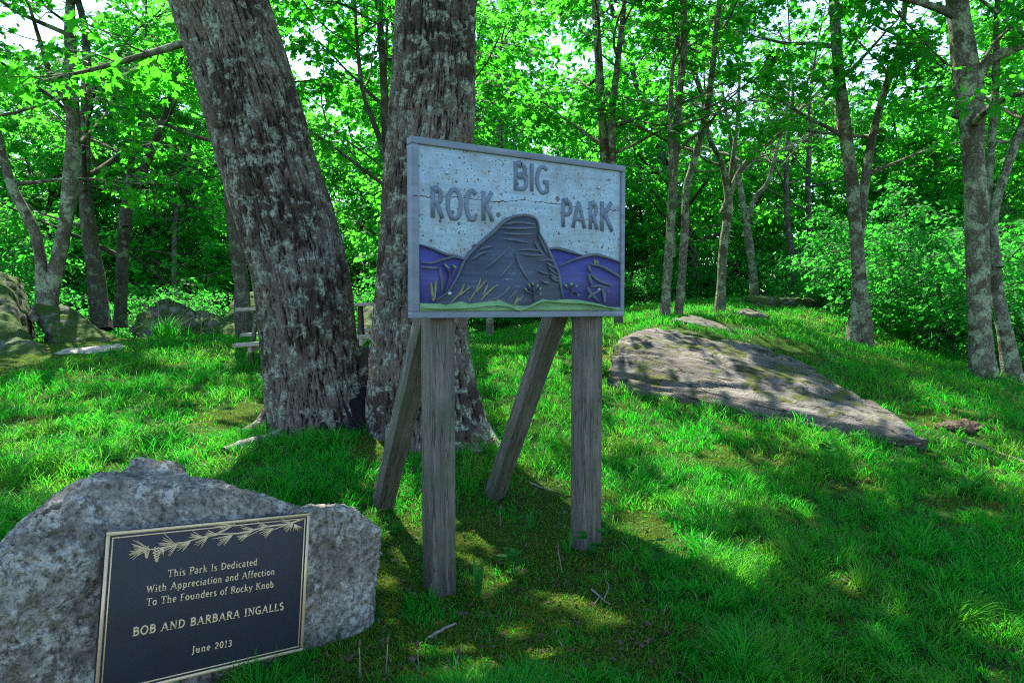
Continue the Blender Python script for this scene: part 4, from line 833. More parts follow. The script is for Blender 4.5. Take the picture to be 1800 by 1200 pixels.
def strokes(mb_, L, w, h, wob=True):
    global kk
    for pts in L:
        q = np.array([zs(*p, PH) for p in pts]); q = spline(q, max(8, 5 * len(q))) if len(q) > 2 else np.array([q[0] + (q[1] - q[0]) * k / 6 for k in range(7)])
        q[:, 1] = np.minimum(q[:, 1], lo_v); q[:, 0] = np.clip(q[:, 0], lo_u + .004, hi_u - .004)
        ww = np.sin(np.linspace(0.35, math.pi - 0.35, len(q))) * w
        ribbon(mb_, SF, q, ww, PH, PH + h + 0.00015 * (kk % 40)); kk += 1
strokes(rid, [[(275, 1030), (340, 985), (395, 900), (440, 800), (510, 722), (600, 645), (660, 585), (720, 556), (790, 548), (840, 566), (858, 600), (864, 650)], [(864, 650), (900, 715), (935, 790), (970, 870), (982, 935), (1000, 1020)]], 0.018, 0.0145)
strokes(rid, [[(660, 600), (740, 588), (840, 600)], [(640, 618), (740, 622), (850, 618)], [(655, 650), (740, 655), (830, 655)], [(665, 682), (730, 690), (800, 705)], [(520, 745), (560, 730), (600, 722)], [(690, 730), (640, 780), (560, 848)], [(712, 812), (680, 850), (640, 900)], [(728, 755), (750, 830), (798, 915)],
              [(750, 745), (800, 742), (870, 750)], [(765, 770), (830, 775), (890, 775)], [(838, 700), (860, 740), (890, 775)], [(855, 660), (880, 710), (905, 765)], [(860, 808), (910, 800), (950, 815)], [(905, 820), (930, 835), (960, 850)], [(860, 865), (890, 876), (920, 882)], [(868, 916), (895, 930), (920, 940)],
              [(915, 840), (940, 870), (965, 885)], [(920, 870), (945, 895), (970, 905)], [(928, 895), (950, 915), (975, 925)], [(690, 960), (650, 1000), (590, 1030)], [(740, 968), (710, 1000), (680, 1030)], [(480, 800), (520, 770), (560, 755)]], 0.014, 0.014)
rid.build('carved_ridge', M['sign_ridge'], mt, False, BASE)
strokes(hrd, [[(185, 714), (260, 738), (330, 768), (400, 780), (440, 795)], [(190, 815), (250, 818), (310, 800), (380, 785), (440, 800)], [(190, 842), (240, 846), (290, 848)], [(295, 848), (305, 900), (312, 980)]], 0.013, 0.012); hrd.build('carved_ridge', M['sign_ridge'], hl, False, BASE)
hrd = MB(); strokes(hrd, [[(905, 744), (960, 735), (1040, 755), (1110, 776)], [(975, 835), (1060, 800), (1170, 770), (1250, 788), (1345, 822)], [(1150, 825), (1220, 840), (1290, 880), (1345, 910)], [(1140, 825), (1150, 860), (1160, 870)], [(1140, 880), (1150, 910), (1162, 945)], [(1150, 880), (1200, 920), (1270, 945)], [(1135, 955), (1150, 985), (1200, 1040)], [(1140, 1020), (1160, 1000), (1240, 955)], [(1215, 960), (1230, 1000), (1235, 1045)], [(1150, 955), (1190, 950), (1240, 955)]], 0.017, 0.012)
hrd.build('carved_ridge', M['sign_ridge'], hr, False, BASE)
STALKS = [[(245, 930), (250, 980), (258, 1035)], [(272, 920), (268, 970), (264, 1030)], [(435, 935), (415, 985), (360, 1045)], [(470, 955), (430, 985), (390, 1015)], [(528, 905), (510, 960), (462, 1035)], [(562, 915), (530, 950), (505, 985)], [(625, 940), (570, 985), (520, 1040)], [(568, 940), (555, 970), (545, 1000)], [(690, 955), (650, 1000), (610, 1035)], [(770, 1005), (740, 1030), (712, 1058)], [(740, 1010), (728, 1035), (720, 1058)], [(1175, 800), (1180, 820), (1182, 825)], [(1190, 803), (1192, 815), (1194, 825)]]
for L in STALKS:
    gb = MB(); strokes(gb, [L], 0.008, 0.016); gb.build('painted_stalk', M['sign_yellow'], sign, False, BASE)
SAPS = [([[(830, 1035), (832, 990), (815, 955)], [(832, 1000), (800, 985), (780, 985)], [(834, 995), (855, 980), (860, 965)], [(832, 985), (830, 960), (828, 940)], [(815, 975), (800, 960), (795, 945)]], [[(790, 975), (780, 962)], [(805, 950), (798, 938)], [(826, 945), (822, 930)], [(845, 955), (850, 940)], [(860, 970), (868, 960)], [(870, 990), (862, 1000)]]),
        ([[(1035, 1010), (1045, 980), (1030, 955)], [(1043, 985), (1065, 985), (1080, 1000)], [(1038, 970), (1050, 955), (1065, 950)], [(1030, 965), (1015, 960), (1008, 950)]], [[(1015, 955), (1008, 940)], [(1040, 945), (1045, 930)], [(1065, 955), (1075, 945)], [(1078, 995), (1085, 1005)]]),
        ([[(325, 985), (350, 900), (345, 870)], [(350, 900), (375, 860), (380, 830)], [(345, 870), (325, 840), (318, 822)]], [[(318, 825), (345, 850)], [(370, 830), (385, 850)]])]
for A_, B_ in SAPS:
    tb = MB(); strokes(tb, A_, 0.007, 0.017); so = tb.build('painted_sapling', M['sign_brown'], sign, False, BASE)
    tb = MB(); strokes(tb, B_, 0.008, 0.018); tag(tb.build('painted_leaves', M['sign_green'], so, False, BASE), kind='stuff')
tb = MB(); strokes(tb, [[(190, 1072), (300, 1078), (450, 1072), (600, 1058), (680, 1064), (740, 1085), (800, 1068), (880, 1035), (1000, 1042), (1100, 1046), (1200, 1062), (1290, 1080)]], 0.012, 0.021); tb.build('carved_ridge', M['sign_green'], gr_, False, BASE)
# raised letters
for word, cs in (('BIG', ((723, 404, 234, 80), (815, 410, 247, 22), (846, 418, 255, 76))), ('ROCK', ((250, 560, 376, 76), (336, 568, 384, 96), (442, 574, 392, 74), (540, 576, 402, 72))), ('PARK', ((995, 612, 448, 60), (1050, 616, 458, 84), (1150, 624, 462, 56), (1216, 634, 462, 76)))):
    for ch, (x0, yb, yt, w) in zip(word, cs):
        u0, v0 = zs(x0, yb, PH); u1, _ = zs(x0 + w, yb, PH); _, vt = zs(x0, yt, PH); s = v0 - vt; adv, st, _ = GL[ch]
        xs = [p[0] for _, pp in st for p in pp]; x_lo, x_hi = min(xs), max(xs); Tw = 0.135
        sx = (u1 - u0 - Tw * s) / max(1e-3, (x_hi - x_lo)) if x_hi - x_lo > 0.05 else 0
        lm = MB()
        for k, (wg, pts) in enumerate(st):
            ribbon(lm, SF, [(u0 + Tw * s / 2 + (px - x_lo) * sx, v0 - py * s * 0.97) for px, py in pts], Tw * s, PH - 0.001, PH + 0.0055 + 0.00008 * k)
        lm.build('letter', M['sign_letter'], sign, False, BASE)
# the split across the board, bolts
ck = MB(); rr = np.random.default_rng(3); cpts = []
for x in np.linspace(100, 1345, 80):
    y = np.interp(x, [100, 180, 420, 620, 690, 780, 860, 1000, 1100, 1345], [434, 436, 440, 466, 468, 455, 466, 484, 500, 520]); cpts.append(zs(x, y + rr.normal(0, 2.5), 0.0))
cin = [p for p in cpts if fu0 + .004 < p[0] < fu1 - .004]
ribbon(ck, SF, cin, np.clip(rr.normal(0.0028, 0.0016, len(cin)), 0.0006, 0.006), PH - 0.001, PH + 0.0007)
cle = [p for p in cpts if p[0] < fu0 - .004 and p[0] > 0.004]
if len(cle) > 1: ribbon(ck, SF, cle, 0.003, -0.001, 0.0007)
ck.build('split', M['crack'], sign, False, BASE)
for (x, y) in ((340, 303), (1207, 388), (352, 992), (1203, 970)):
    u, v = zs(x, y, PH); hgt = 0.012 if y > 600 else 0.003
    m = MB(); m.tube([SF.at(u, v, PH - 0.004), SF.at(u, v, PH + hgt), SF.at(u, v, PH + hgt + 0.004), SF.at(u, v, PH + hgt + 0.0045)], [0.012, 0.012, 0.009, 0.001], 14); m.build('bolt', M['steel'], sign, True, BASE)
# posts and braces
def post(px0, px1, depth):
    O = SF.O - N * (TH + 0.004); f = Face(O, U, DN, N)
    u0, _ = f.uv(px0, 600); u1, _ = f.uv(px1, 600)
    p = f.at((u0 + u1) / 2, SH, -depth / 2); z0 = gz(p[0], p[1]) - 0.25
    C0 = f.at(u0, 0, -depth); C0[2] = z0; m = MB(); m.box(C0, U * (u1 - u0), N * depth, -DN * (S0[2] - 0.1 - z0), 0.006)
    V = np.array(m.v); m.uv = [((q - C0) @ U + (q - C0) @ N, q[2]) for q in V]
    m.build('post', M['post_wood'], sign, False, BASE); return f.at((u0 + u1) / 2, SH, -depth), (p[0], p[1])
pl_, footL = post(757, 800, 0.125); pr_, footR = post(1026, 1059.5, 0.125)
for back, foot, head in ((pl_, G(672, 893), P(742, 600, 3.85)), (pr_, G(868, 872), P(975, 560, 4.27))):
    d = head - foot; L = np.linalg.norm(d); d /= L
    top = head + d * 0.27; bot = foot - d * 0.25
    side = U - (U @ d) * d; side /= np.linalg.norm(side); oth = np.cross(side, d); w, h = 0.125, 0.10
    m = MB(); C0 = bot - side * w / 2 - oth * h / 2; m.box(C0, d * np.linalg.norm(top - bot), side * w, oth * h, 0.006)
    V = np.array(m.v); m.uv = [((q - C0) @ side + (q - C0) @ oth, (q - C0) @ d) for q in V]
    m.build('brace', M['post_wood'], sign, False, BASE)

# ------------------------------------------------------------------ plaque
c_tl, c_tr, c_br, c_bl = P(180, 937, 2.36), P(538, 901.5, 2.87), P(538.5, 1141, 2.84), P(172, 1228, 2.33)
PU = (c_tr - c_tl) + (c_br - c_bl); PW = np.linalg.norm(PU) / 2; PU /= np.linalg.norm(PU)
PV = (c_bl - c_tl) + (c_br - c_tr); PHh = np.linalg.norm(PV) / 2; PV = PV - (PV @ PU) * PU; PV /= np.linalg.norm(PV); PN = np.cross(PV, PU) ; PN = PN if PN @ (CAM - c_tl) > 0 else -PN
PO = (c_tl + c_tr + c_br + c_bl) / 4 - PU * PW / 2 - PV * PHh / 2
PF = Face(PO, PU, PV, PN)
PB = PF.at(PW / 2, PHh, -0.01)
plq = empty('memorial_plaque', PB, 'dark bronze dedication plaque with pale lettering and pine sprig, set against the boulder', 'plaque')
m = MB(); m.box(PF.at(0, PHh, -0.022), PU * PW, -PV * PHh, PN * 0.022, 0.002); m.build('plate', M['plaque_dark'], plq, False, PB)
def rect(mb_, i, w, h):
    q = [(i, i), (PW - i, i), (PW - i, PHh - i), (i, PHh - i)]
    for (a, b, c, d) in ((i, i, PW - i, i + w), (i, PHh - i - w, PW - i, PHh - i), (i, i + w, i + w, PHh - i - w), (PW - i - w, i + w, PW - i, PHh - i - w)):
        mb_.box(PF.at(a, d, -0.001), PU * (c - a), -PV * (d - b), PN * (h + 0.001))
m = MB(); rect(m, 0.0005, 0.011, 0.003); m.build('border', M['bronze'], plq, False, PB)
m = MB(); rect(m, 0.0185, 0.0042, 0.0025); m.build('inner_border', M['bronze'], plq, False, PB)
def zp(x, y): return PF.uv(x / 2.5714, y / 2.5714 + 780)
for txt, a, b, cap, heavy in (('This Park Is Dedicated', (757, 601), (1162, 546), 31, 0), ('With Appreciation and Affection', (660, 673), (1241, 588), 31, 0), ('To The Founders of Rocky Knob', (660, 731), (1236, 646), 31, 0),
                              ('BOB AND BARBARA INGALLS', (598, 868), (1281, 748), 36, 1), ('June 2013', (866, 945), (1047, 912), 31, 0)):
    A, B = np.array(zp(*a)), np.array(zp(*b)); v0 = zp((a[0] + b[0]) / 2, (a[1] + b[1]) / 2); v1 = zp((a[0] + b[0]) / 2, (a[1] + b[1]) / 2 - cap); s = v0[1] - v1[1]
    L = np.linalg.norm(B - A); n = len(txt); w0 = text_width(txt, 0); sp = (L / s - w0) / (n - 1); x = 0.0; ang = math.atan2(B[1] - A[1], B[0] - A[0])
    if sp < 0.02: s *= 0.0 + L / s / (w0 + 0.04 * (n - 1)); sp = 0.04
    if sp > 0.28: sp = 0.28
    x = (L / s - (w0 + sp * (n - 1))) / 2
    lm = MB()
    for ch in txt:
        p = A + (B - A) / L * x * s
        adv = letter(lm, PF, ch, p[0], p[1], s, ang, 0.165 if heavy else 0.14, 0.085, -0.0005, 0.002); x += adv + sp
    lm.build('inscription', M['bronze'], plq, False, PB)
br = MB(); kk2 = 0; rr = np.random.default_rng(8)
def pstroke(L, w, h=0.0022):
    global kk2
    q = np.array([zp(*p) for p in L]); q = spline(q, 5 * len(q)) if len(q) > 2 else q
    ribbon(br, PF, q, np.linspace(w, w * 0.45, len(q)), -0.0005, h + 0.00006 * (kk2 % 30)); kk2 += 1
pstroke([(1368, 338), (1300, 360), (1200, 374), (1090, 402), (970, 408), (900, 425), (800, 452), (700, 474), (640, 476)], 0.0075)
pstroke([(1060, 362), (1020, 385), (960, 410)], 0.005); pstroke([(1200, 374), (1160, 395), (1110, 420)], 0.004); pstroke([(1290, 365), (1240, 385), (1200, 400)], 0.004)
for (cx, cy, a, sp, L, n) in ((1325, 358, 205, 75, 62, 11), (1330, 362, 300, 50, 52, 7), (1235, 380, 215, 45, 72, 9), (1215, 372, 170, 40, 60, 7), (1150, 385, 190, 50, 66, 9), (1120, 408, 215, 35, 55, 7), (1058, 366, 195, 40, 80, 9), (1050, 410, 215, 40, 90, 10), (985, 410, 170, 40, 60, 7),
                             (940, 418, 210, 50, 75, 10), (915, 420, 165, 35, 60, 7), (860, 440, 215, 45, 80, 10), (800, 452, 210, 55, 80, 11), (790, 450, 160, 45, 75, 8), (740, 465, 240, 45, 60, 8), (670, 474, 175, 75, 82, 13), (650, 474, 215, 30, 78, 6)):
    for k in range(n):
        an = a + (k / (n - 1) - 0.5) * 2 * sp * 0.62 + rr.normal(0, 3); l = L * rr.uniform(0.75, 1.1); x1, y1 = cx + math.cos(R(an)) * l, cy - math.sin(R(an)) * l * 0.75
        pstroke([(cx, cy), (x1, y1)], 0.0031)
for (cx, cy, s) in ((663, 488, 1.0), (708, 498, 1.25)):
    for k in range(6):
        w = (14 - abs(k - 2) * 2.8) * s; pstroke([(cx - w, cy - 22 * s + k * 9 * s - 4), (cx, cy - 22 * s + k * 9 * s + 4), (cx + w, cy - 22 * s + k * 9 * s - 6)], 0.006)
br.build('pine_sprig', M['bronze'], plq, False, PB)

# ------------------------------------------------------------------ picnic table and notice board behind the oak
TB = P(545, 600, 9.7); TB[2] = gz(TB[0], TB[1])
table = empty('picnic_table', TB, 'weathered wooden picnic table half hidden behind the leaning oak trunk', 'picnic table')
def plank(a, b, w, th, name, wd=None):
    a, b = np.asarray(a, float), np.asarray(b, float); d = b - a; L = np.linalg.norm(d); d /= L
    sd = np.array([-d[1], d[0], 0]); sd /= np.linalg.norm(sd); up = np.cross(d, sd); up = up if up[2] > 0 else -up
    m = MB(); m.box(a - sd * w / 2 - up * th, d * L, sd * w, up * th, 0.006); m.uv = [((np.array(q) - a) @ d, (np.array(q) - a) @ sd + (np.array(q) - a) @ up) for q in m.v]
    m.build(name, M['table_wood'] if wd is None else wd, table, False, TB)
tl0, tr0 = P(415, 541, 9.7), P(663, 531, 10.0); tz = (tl0[2] + tr0[2]) / 2
ax = (tr0 - tl0) / np.linalg.norm(tr0 - tl0); sdv = np.array([-ax[1], ax[0], 0]); sdv /= np.linalg.norm(sdv)
for k in range(5):
    o = sdv * (0.15 * k - 0.02); plank(tl0 + o, tr0 + o, 0.14, 0.05, 'tabletop_plank')
b0, b1 = P(410, 604, 9.15), P(652, 588, 9.5)
for k in range(2):
    o = sdv * (0.15 * k); plank(b0 + o, b1 + o, 0.14, 0.05, 'bench_plank')
b2, b3 = P(424, 586, 10.9), P(668, 577, 11.2)
for k in range(2):
    o = sdv * (0.15 * k); plank(b2 + o, b3 + o, 0.14, 0.05, 'bench_plank')
def leg(p0, p1, w=0.09, t=0.045, sv=None):
    p0, p1 = np.asarray(p0), np.asarray(p1); d = p1 - p0; L = np.linalg.norm(d); d /= L; sv = sdv if sv is None else sv; s = sv - (sv @ d) * d; s /= np.linalg.norm(s); e = np.cross(d, s)
    m = MB(); m.box(p0 - s * w / 2 - e * t / 2, d * L, s * w, e * t, 0.004); m.uv = [((np.array(q) - p0) @ d, (np.array(q) - p0) @ s + (np.array(q) - p0) @ e) for q in m.v]; return m
for f in (0.13, 0.87):
    o = tl0 + ax * f * np.linalg.norm(tr0 - tl0)
    for s0, s1 in ((0.12, -0.42), (0.48, 1.02)):
        q = o + sdv * s1; q[2] = gz(q[0], q[1]) - 0.08; leg(q, o + sdv * s0 + np.array([0, 0, -0.05])).build('leg', M['dark_bark'], table, False, TB)
    zb = b0[2] - 0.09 + (b1 - b0)[2] * f
    q0 = o + sdv * -0.62 + ax * 0.05; q1 = o + sdv * 1.25 + ax * 0.05; q0[2] = zb; q1[2] = zb + 0.02; leg(q0, q1, sv=np.array([0, 0, 1.0])).build('cross_beam', M['table_wood'], table, False, TB)
NB = P(562, 560, 12.6); NB[2] = gz(NB[0], NB[1])
nb = empty('notice_board', NB, 'pale grey-blue board on a post peeking out right of the leaning oak trunk', 'notice board')
m = MB(); q = P(604, 412, 12.4); q2 = P(604, 476, 12.4); m.box(q2 + np.array([-0.72, 0, 0]), (0.72, 0, 0), (0, 0.03, 0), (0, 0, q[2] - q2[2]), 0.004); m.build('board', M['board'], nb, False, NB)
m = MB(); m.box((q2[0] - 0.41, q2[1] + 0.035, NB[2] - 0.2), (0.09, 0, 0), (0, 0.09, 0), (0, 0, q[2] - NB[2] + 0.1), 0.004); m.uv = [(v[0] + v[1], v[2]) for v in m.v]; m.build('post', M['post_wood'], nb, False, NB)

# ------------------------------------------------------------------ things lying in the grass
def stick(name, label, px, r0, r1, mat, cat='twig', lift=0.01, forks=()):
    w = MB(); q = [G(*p) for p in px]; B = q[0].copy()
    for p in q: p[2] += lift
    c = spline(np.array(q), 14); c += np.random.default_rng(len(label)).normal(0, r0 * 0.25, c.shape)
    stem_tube(w, c, np.linspace(r0, r1, 14), 8, 0.0, 1, 0.12)
    for fk in forks:
        f = [G(*p) + np.array([0, 0, lift + 0.01]) for p in fk]; w.tube(spline(np.array(f), 8), np.linspace(r0 * 0.55, 0.002, 8), 5)
    o = w.build(name, mat, None, True, B); o.location = tuple(B); return tag(o, label, cat)
stick('fallen_branch', 'lichen-crusted pale branch lying in the grass left of the oak foot', ((392, 797), (430, 786), (470, 774), (510, 762), (550, 752), (570, 742)), 0.028, 0.045, M['root'], 'branch', 0.03)
stick('bark_stick', 'short pale broken stick in the foreground left of centre under the sign', ((752, 1126), (775, 1112), (801, 1100)), 0.009, 0.006, M['twig'])
stick('forked_twig', 'pale curled twig on the moss in front of the right sign post', ((1040, 1040), (1062, 1060), (1072, 1066)), 0.006, 0.003, M['twig'], lift=0.012, forks=(((1062, 1060), (1070, 1040), (1066, 1030)), ((1055, 1055), (1045, 1068))))
stick('dark_twig', 'thin dark twig lying in the grass in the bottom right foreground', ((1218, 1170), (1226, 1150), (1235, 1138)), 0.006, 0.003, M['twig'])
stick('long_twig', 'thin grey twig lying on the moss between the two sign posts', ((932, 852), (955, 860), (978, 866)), 0.006, 0.003, M['twig'])
stick('fallen_limb', 'dead grey limb lying across the slope at the right edge', ((1690, 775), (1740, 790), (1800, 812), (1850, 830)), 0.012, 0.012, M['twig'], 'branch', 0.0)
lp = G(1685, 752); hp = [lp + np.array([dx, dy, dz]) for dx, dy, dz in ((-.24, 0, 0), (.24, -.05, 0), (0, .2, 0), (0, -.2, 0), (-.12, 0, .06), (.1, .03, .07), (.0, -.08, .05), (0, 0, -.15), (-.15, .15, -.1), (.15, .15, -.1))]
o = hull_rock('litter_heap', [hp], M['litter'], None, lp, 0.012, 0.05, 12, (1, 1, 1), 4, 0.02); o.location = tuple(lp); tag(o, 'small brown heap of dry litter in the grass right of the outcrop tip', 'litter heap')
#PLANTS
# ------------------------------------------------------------------ herbs in the foreground
def blade_leaf(mb_, p, a, L, w, el, rg, droop=0.6):
    n = 5; q = [np.array(p, float)]; e = el
    for k in range(n): q.append(q[-1] + rdir(a, e) * L / n); e -= droop / n
    q = np.array(q); s = np.array([-math.sin(a), math.cos(a), 0]); wd = w * np.array([.25, .8, 1, .85, .5, .02]) / 2
    mid = q - np.array([0, 0, 1]) * wd[:, None] * 0.35
    V = np.vstack([q - s * wd[:, None], mid, q + s * wd[:, None]]); k6 = n + 1
    mb_.add(V, [(i, i + 1, k6 + i + 1, k6 + i) for i in range(n)] + [(k6 + i, k6 + i + 1, 2 * k6 + i + 1, 2 * k6 + i) for i in range(n)])
def herb(label, px, py, kind, seed, s=1.0, name='broadleaf_weed', group=None):
    if kind != 'stalk': s *= 1.3
    rg = np.random.default_rng(seed); B = G(px, py); t = empty(name, B, label, 'plant', group); m = MB(); z = np.zeros(3)
    if kind == 'rosette':
        for k in range(rg.integers(7, 11)): blade_leaf(m, z + rg.normal(0, .008, 3) * [1, 1, 0], rg.uniform(0, 6.28), s * rg.uniform(.07, .13), s * rg.uniform(.018, .03), R(rg.uniform(35, 75)), rg)
    elif kind == 'upright':
        for k in range(rg.integers(4, 7)): blade_leaf(m, z + rg.normal(0, .012, 3) * [1, 1, 0], rg.uniform(0, 6.28), s * rg.uniform(.12, .2), s * rg.uniform(.016, .024), R(rg.uniform(65, 86)), rg, 0.35)
    elif kind == 'leafy':
        st = MB()
        for q in range(3):
            c = wander(z, rdir(rg.uniform(0, 6.28), R(75)), s * rg.uniform(.14, .24), 4, rg, 0, .12); st.tube(c, np.linspace(.003, .0015, 5), 5)
            for k in range(5):
                b = c[rg.integers(1, 5)]; blade_leaf(m, b, rg.uniform(0, 6.28), s * rg.uniform(.05, .085), s * rg.uniform(.035, .055), R(rg.uniform(0, 40)), rg)
        st.build('stem', M['herb'], t, True)
    elif kind == 'stalk':
        st = MB(); hd = MB(); n = 1
        for q in range(n):
            c = wander(z + rg.normal(0, .01, 3) * [1, 1, 0], rdir(rg.uniform(0, 6.28), R(83)), s * rg.uniform(.16, .2), 5, rg, 0, .05); st.tube(c, np.linspace(.0032, .002, 6), 6)
            hd.tube(spline(np.array([c[-1], c[-1] + (0, .004, .012), c[-1] + (.002, .006, .026), c[-1] + (.004, .006, .032)]), 7), [.003, .0055, .0065, .007, .0055, .004, .001], 8)
        st.build('stem', M['twig'], t, True); hd.build('seed_head', M['litter'], t, True)
        for k in range(3): blade_leaf(m, z, rg.uniform(0, 6.28), s * .07, s * .014, R(50), rg)
    m.build('leaves', M['herb'], t, True); return t
herb('broad-leaved green weed clump at the foot of the left sign post, its right side', 838, 1052, 'upright', 1, 1.1)
herb('leafy green weed midway between the two sign posts', 905, 1020, 'leafy', 2, 0.7)
herb('strap-leaved weed right in front of the left sign post', 765, 1078, 'upright', 3, 0.8)
herb('small leafy violet-like weed at the foot of the right sign post', 1040, 985, 'leafy', 4, 0.8)
herb('upright weed left of the right sign post', 1000, 975, 'upright', 5, 0.75)
herb('weed with spread leaves by the foot of the left brace', 697, 938, 'rosette', 6, 0.9)
herb('strap-leaved plant at the right foot of the boulder', 645, 1080, 'upright', 7, 0.8)
herb('strap-leaved plant against the lower right corner of the plaque', 592, 1110, 'upright', 8, 0.7)
herb('small leafy weed alone on the moss right of the right sign post', 1152, 1005, 'leafy', 9, 0.7)
herb('tall thin leafy weed in front of the right brace foot', 935, 935, 'upright', 10, 0.75)
herb('small leafy weed in the lawn below the outcrop', 1445, 835, 'leafy', 11, 1.0)
herb('pale fern-like weed in the lawn near the right edge', 1700, 870, 'rosette', 12, 1.6)
herb('green weed growing in the hollow between the two oak trunks', 668, 730, 'leafy', 13, 1.6)
herb('low leafy weed in front of the charred hollow of the oak', 612, 735, 'leafy', 14, 1.1)
herb('wide-leaved weed at the bottom edge right of centre', 1255, 1130, 'rosette', 15, 0.9)
for k, (x, y, lab) in enumerate(((638, 1196, 'withered seed stalk nearest the plaque corner in the bottom foreground'), (683, 1190, 'tall withered seed stalk under the boulder end in the bottom foreground'), (738, 1185, 'withered seed stalk just left of the left post foot in the bottom foreground'),
                                 (448, 1196, 'seed stalk standing in front of the lower edge of the plaque'), (790, 1202, 'short withered seed stalk below the broken stick in the bottom foreground'), (880, 930, 'thin seed stalk between the braces under the sign'), (990, 1010, 'brown seed stalk left of the right post foot'))):
    herb(lab, x, y, 'stalk', 40 + k, 0.75, 'seed_stalk')
# dry stems over the cracked rock, shrub tufts at the rocks
for (x, y, lab) in ((292, 598, 'bright grass tuft in front of the cracked rock on the left'),):
    B = G(x, y); t = empty('grass_tuft', B, lab, 'grass tuft'); m = MB(); rg = np.random.default_rng(9)
    for k in range(170): blade_leaf(m, rg.normal(0, .1, 3) * [1, 1, 0], rg.uniform(0, 6.28), rg.uniform(.3, .55), .012, R(rg.uniform(50, 88)), rg, 1.0)
    m.build('blades', M['grass'], t, True)
B = P(292, 560, 12.2); B[2] = gz(B[0], B[1]); t = empty('dry_stems', B, 'tangle of bare dry stems over the cracked rock on the left', 'dry plant'); m = MB(); rg = np.random.default_rng(19)
for k in range(70): m.tube(wander(rg.normal(0, 1, 3) * [.35, .15, .1] + [0, 0, .1], rdir(rg.uniform(0, 6.28), R(rg.uniform(25, 85))), rg.uniform(.3, .75), 5, rg, -.3, .2), np.linspace(.005, .002, 6), 4)
m.build('stems', M['twig'], t, True)

# ------------------------------------------------------------------ grass
MOSS = []
for (px, py, rx, ry) in ((905, 985, 250, 120), (700, 1000, 60, 90), (980, 1120, 300, 90), (1290, 812, 110, 22), (1130, 930, 60, 34), (425, 730, 70, 36), (1690, 890, 70, 16), (1500, 860, 70, 14), (660, 790, 60, 30), (640, 1150, 120, 60), (960, 880, 130, 40), (150, 600, 90, 14), (1370, 615, 60, 16), (1640, 740, 70, 16), (40, 745, 60, 14)):
    c, e1, e2, e3 = G(px, py), G(px + rx, py), G(px, py - ry), G(px, min(1260, py + ry)); MOSS.append((c, abs(e1[0] - c[0]), max(abs(e2[1] - c[1]), abs(e3[1] - c[1]))))
def moss_amount(x, y):
    m = np.zeros_like(x)
    for c, a, b in MOSS: m = np.maximum(m, 1.3 - ((x - c[0]) / a) ** 2 - ((y - c[1]) / b) ** 2)
    q = np.stack([x, y, 0 * x], -1)
    return np.clip(m, 0, 1) + 0.45 * fbm(q * 2.3, 61, 3) + 0.25 * fbm(q * 9, 62, 2)
from math import atan2
def hull2(pts):
    pts = sorted(map(tuple, np.asarray(pts)[:, :2])); out = []
    for seq in (pts, pts[::-1]):
        h = []
        for p in seq:
            while len(h) > 1 and (h[-1][0] - h[-2][0]) * (p[1] - h[-2][1]) - (h[-1][1] - h[-2][1]) * (p[0] - h[-2][0]) <= 0: h.pop()
            h.append(p)
        out += h[:-1]
    return np.array(out)
FEET = [hull2(f) for f in ROCK_FOOT]
def blocked(x, y):
    b = np.zeros(len(x), bool)
    for h in FEET:
        c = h.mean(0); hh = c + (h - c) * 0.945; ins = np.ones(len(x), bool)
        for k in range(len(hh)):
            a, d = hh[k], hh[(k + 1) % len(hh)]; ins &= (d[0] - a[0]) * (y - a[1]) - (d[1] - a[1]) * (x - a[0]) > 0
        b |= ins
    for (fx, fy), s in ((footL, .09), (footR, .09)): b |= np.hypot(x - fx, y - fy) < s
    return b
def blades(name, x, y, L, W, lean, laz, mat, label, cat):
    n = len(x); z = ground(x, y) - 0.004; g = np.random.default_rng(len(name) + n % 97)
    fa = g.uniform(0, 6.28, n); sx, sy = np.cos(fa) * W / 2, np.sin(fa) * W / 2
    lx, ly = np.cos(laz) * L, np.sin(laz) * L
    B = np.stack([x, y, z], 1); s = np.stack([sx, sy, 0 * sx], 1)
    m1 = B + np.stack([lx * lean * .22, ly * lean * .22, L * .42], 1); m2 = B + np.stack([lx * lean * .6, ly * lean * .6, L * (0.76 - .1 * lean)], 1); tp = B + np.stack([lx * lean * 1.1, ly * lean * 1.1, L * (1 - .32 * lean)], 1)
    V = np.stack([B - s, B + s, m1 - s * .85, m1 + s * .85, m2 - s * .55, m2 + s * .55, tp], 1).reshape(-1, 3)
    lp = np.array([0, 1, 3, 2, 2, 3, 5, 4, 4, 5, 6]); loops = (np.arange(n) * 7)[:, None] + lp[None]
    me = np_mesh(name, V, loops, np.tile([4, 4, 3], n))
    return tag(link(name, me, None, mat), label, cat, None, 'stuff')
def sample(n, r0, r1, a0, a1, pw=1.0):
    g = np.random.default_rng(n + int(r0 * 10)); r = r0 * (r1 / r0) ** (g.random(n) ** pw); a = g.uniform(a0, a1, n)
    return r * np.sin(a), r * np.cos(a), g
VA = R(43)
x, y, g = sample(560000, 1.7, 26, -VA, VA, 1.0)
x2, y2, g2 = sample(26000, 0.5, 20, VA, 2 * math.pi - VA); x = np.concatenate([x, x2]); y = np.concatenate([y, y2])
q = np.stack([x, y, 0 * x], -1); ms = moss_amount(x, y); cl = fbm(q * 3.2, 71, 3); cl2 = fbm(q * 14, 74, 2)
keep = (g.random(len(x)) < np.clip(1.1 - 1.15 * ms, 0.11, 1) * np.clip(0.72 + 0.9 * cl2 + .5 * cl, .15, 1)) & ~blocked(x, y)
x, y, ms, cl, cl2 = x[keep], y[keep], ms[keep], cl[keep], cl2[keep]; n = len(x); d = np.hypot(x, y); q = np.stack([x, y, 0 * x], -1)
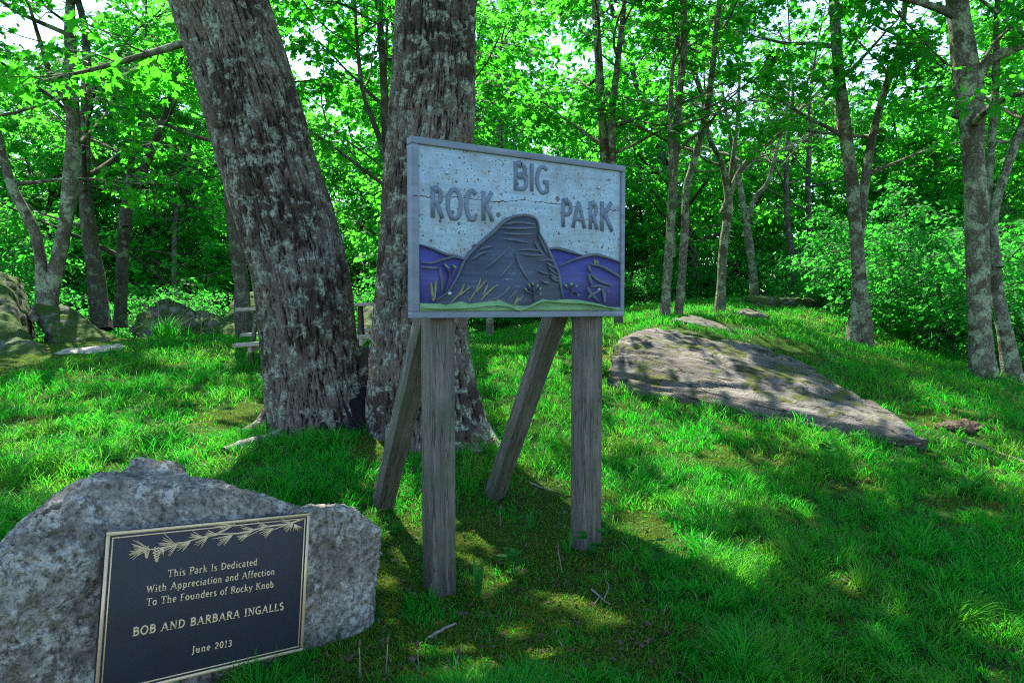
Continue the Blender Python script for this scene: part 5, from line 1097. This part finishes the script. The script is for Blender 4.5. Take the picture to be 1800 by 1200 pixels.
L = np.clip(0.088 * (1 + 0.75 * cl + .5 * cl2), .045, .2) * g.uniform(.55, 1.25, n) * np.clip(1.12 - .75 * ms, .36, 1.12)
W = np.clip(.0040 + .0006 * d, 0, .014) * g.uniform(.7, 1.3, n)
cs = .13; ci = np.floor(np.stack([x, y], 1) / cs).astype(np.int64); tx = (ci[:, 0] + .5 + .45 * _hash(ci[:, 0], ci[:, 1], ci[:, 0] * 0, 5)) * cs; ty = (ci[:, 1] + .5 + .45 * _hash(ci[:, 0], ci[:, 1], ci[:, 0] * 0, 6)) * cs
laz = np.where(g.random(n) < .7, np.arctan2(y - ty, x - tx) + g.normal(0, .6, n), 6.28 * vnoise(q * 1.7, 81) + g.normal(0, .9, n)); lean = np.clip(g.normal(.45, .22, n) + 4.0 * np.hypot(x - tx, y - ty), .05, 1.25); L *= 1 + .35 * _hash(ci[:, 0], ci[:, 1], ci[:, 0] * 0, 7)
dry = g.random(n) < np.clip(.05 + .10 * ms, .03, .14)
blades('grass', x[~dry], y[~dry], L[~dry], W[~dry], lean[~dry], laz[~dry], M['grass'], 'tufty green grass covering the clearing and slope', 'grass')
blades('dry_grass', x[dry], y[dry], L[dry] * .8, W[dry] * .8, lean[dry] * 1.2, laz[dry], M['dry_grass'], 'straw-coloured dry blades scattered through the grass', 'dry grass')
x, y, g = sample(330000, 1.8, 13, -VA, VA, 1.0); ms = moss_amount(x, y)
keep = (g.random(len(x)) < np.clip(1.5 * ms - .1, 0, 1)) & ~blocked(x, y); x, y = x[keep], y[keep]; n = len(x); d = np.hypot(x, y)
blades('moss', x, y, g.uniform(.010, .026, n), np.clip(.004 + .0008 * d, 0, .012) * g.uniform(.7, 1.3, n), np.clip(g.normal(.6, .4, n), 0, 1.4), g.uniform(0, 6.28, n), M['moss'], 'olive and brown moss carpet around the sign posts', 'moss')
# fallen leaves scattered on the lawn
x, y, g = sample(2600, 1.8, 16, -VA, VA); keep = ~blocked(x, y) & (g.random(len(x)) < np.clip(.25 + moss_amount(x, y), 0, 1)); x, y = x[keep], y[keep]; n = len(x)
pos = np.stack([x, y, ground(x, y) + g.uniform(.008, .03, n)], 1); aa = g.uniform(0, 6.28, n); nr_ = np.stack([g.normal(0, .4, n), g.normal(0, .4, n), np.ones(n)], 1); nr_ /= np.linalg.norm(nr_, axis=1)[:, None]
me = leaf_mesh('leaf_litter', pos, np.stack([np.cos(aa), np.sin(aa), g.normal(0, .2, n)], 1), nr_, g.uniform(.018, .045, n), True, .5)
tag(link('leaf_litter', me, None, M['litter']), 'small brown dead leaves scattered on the moss and grass', 'leaf litter', None, 'stuff')
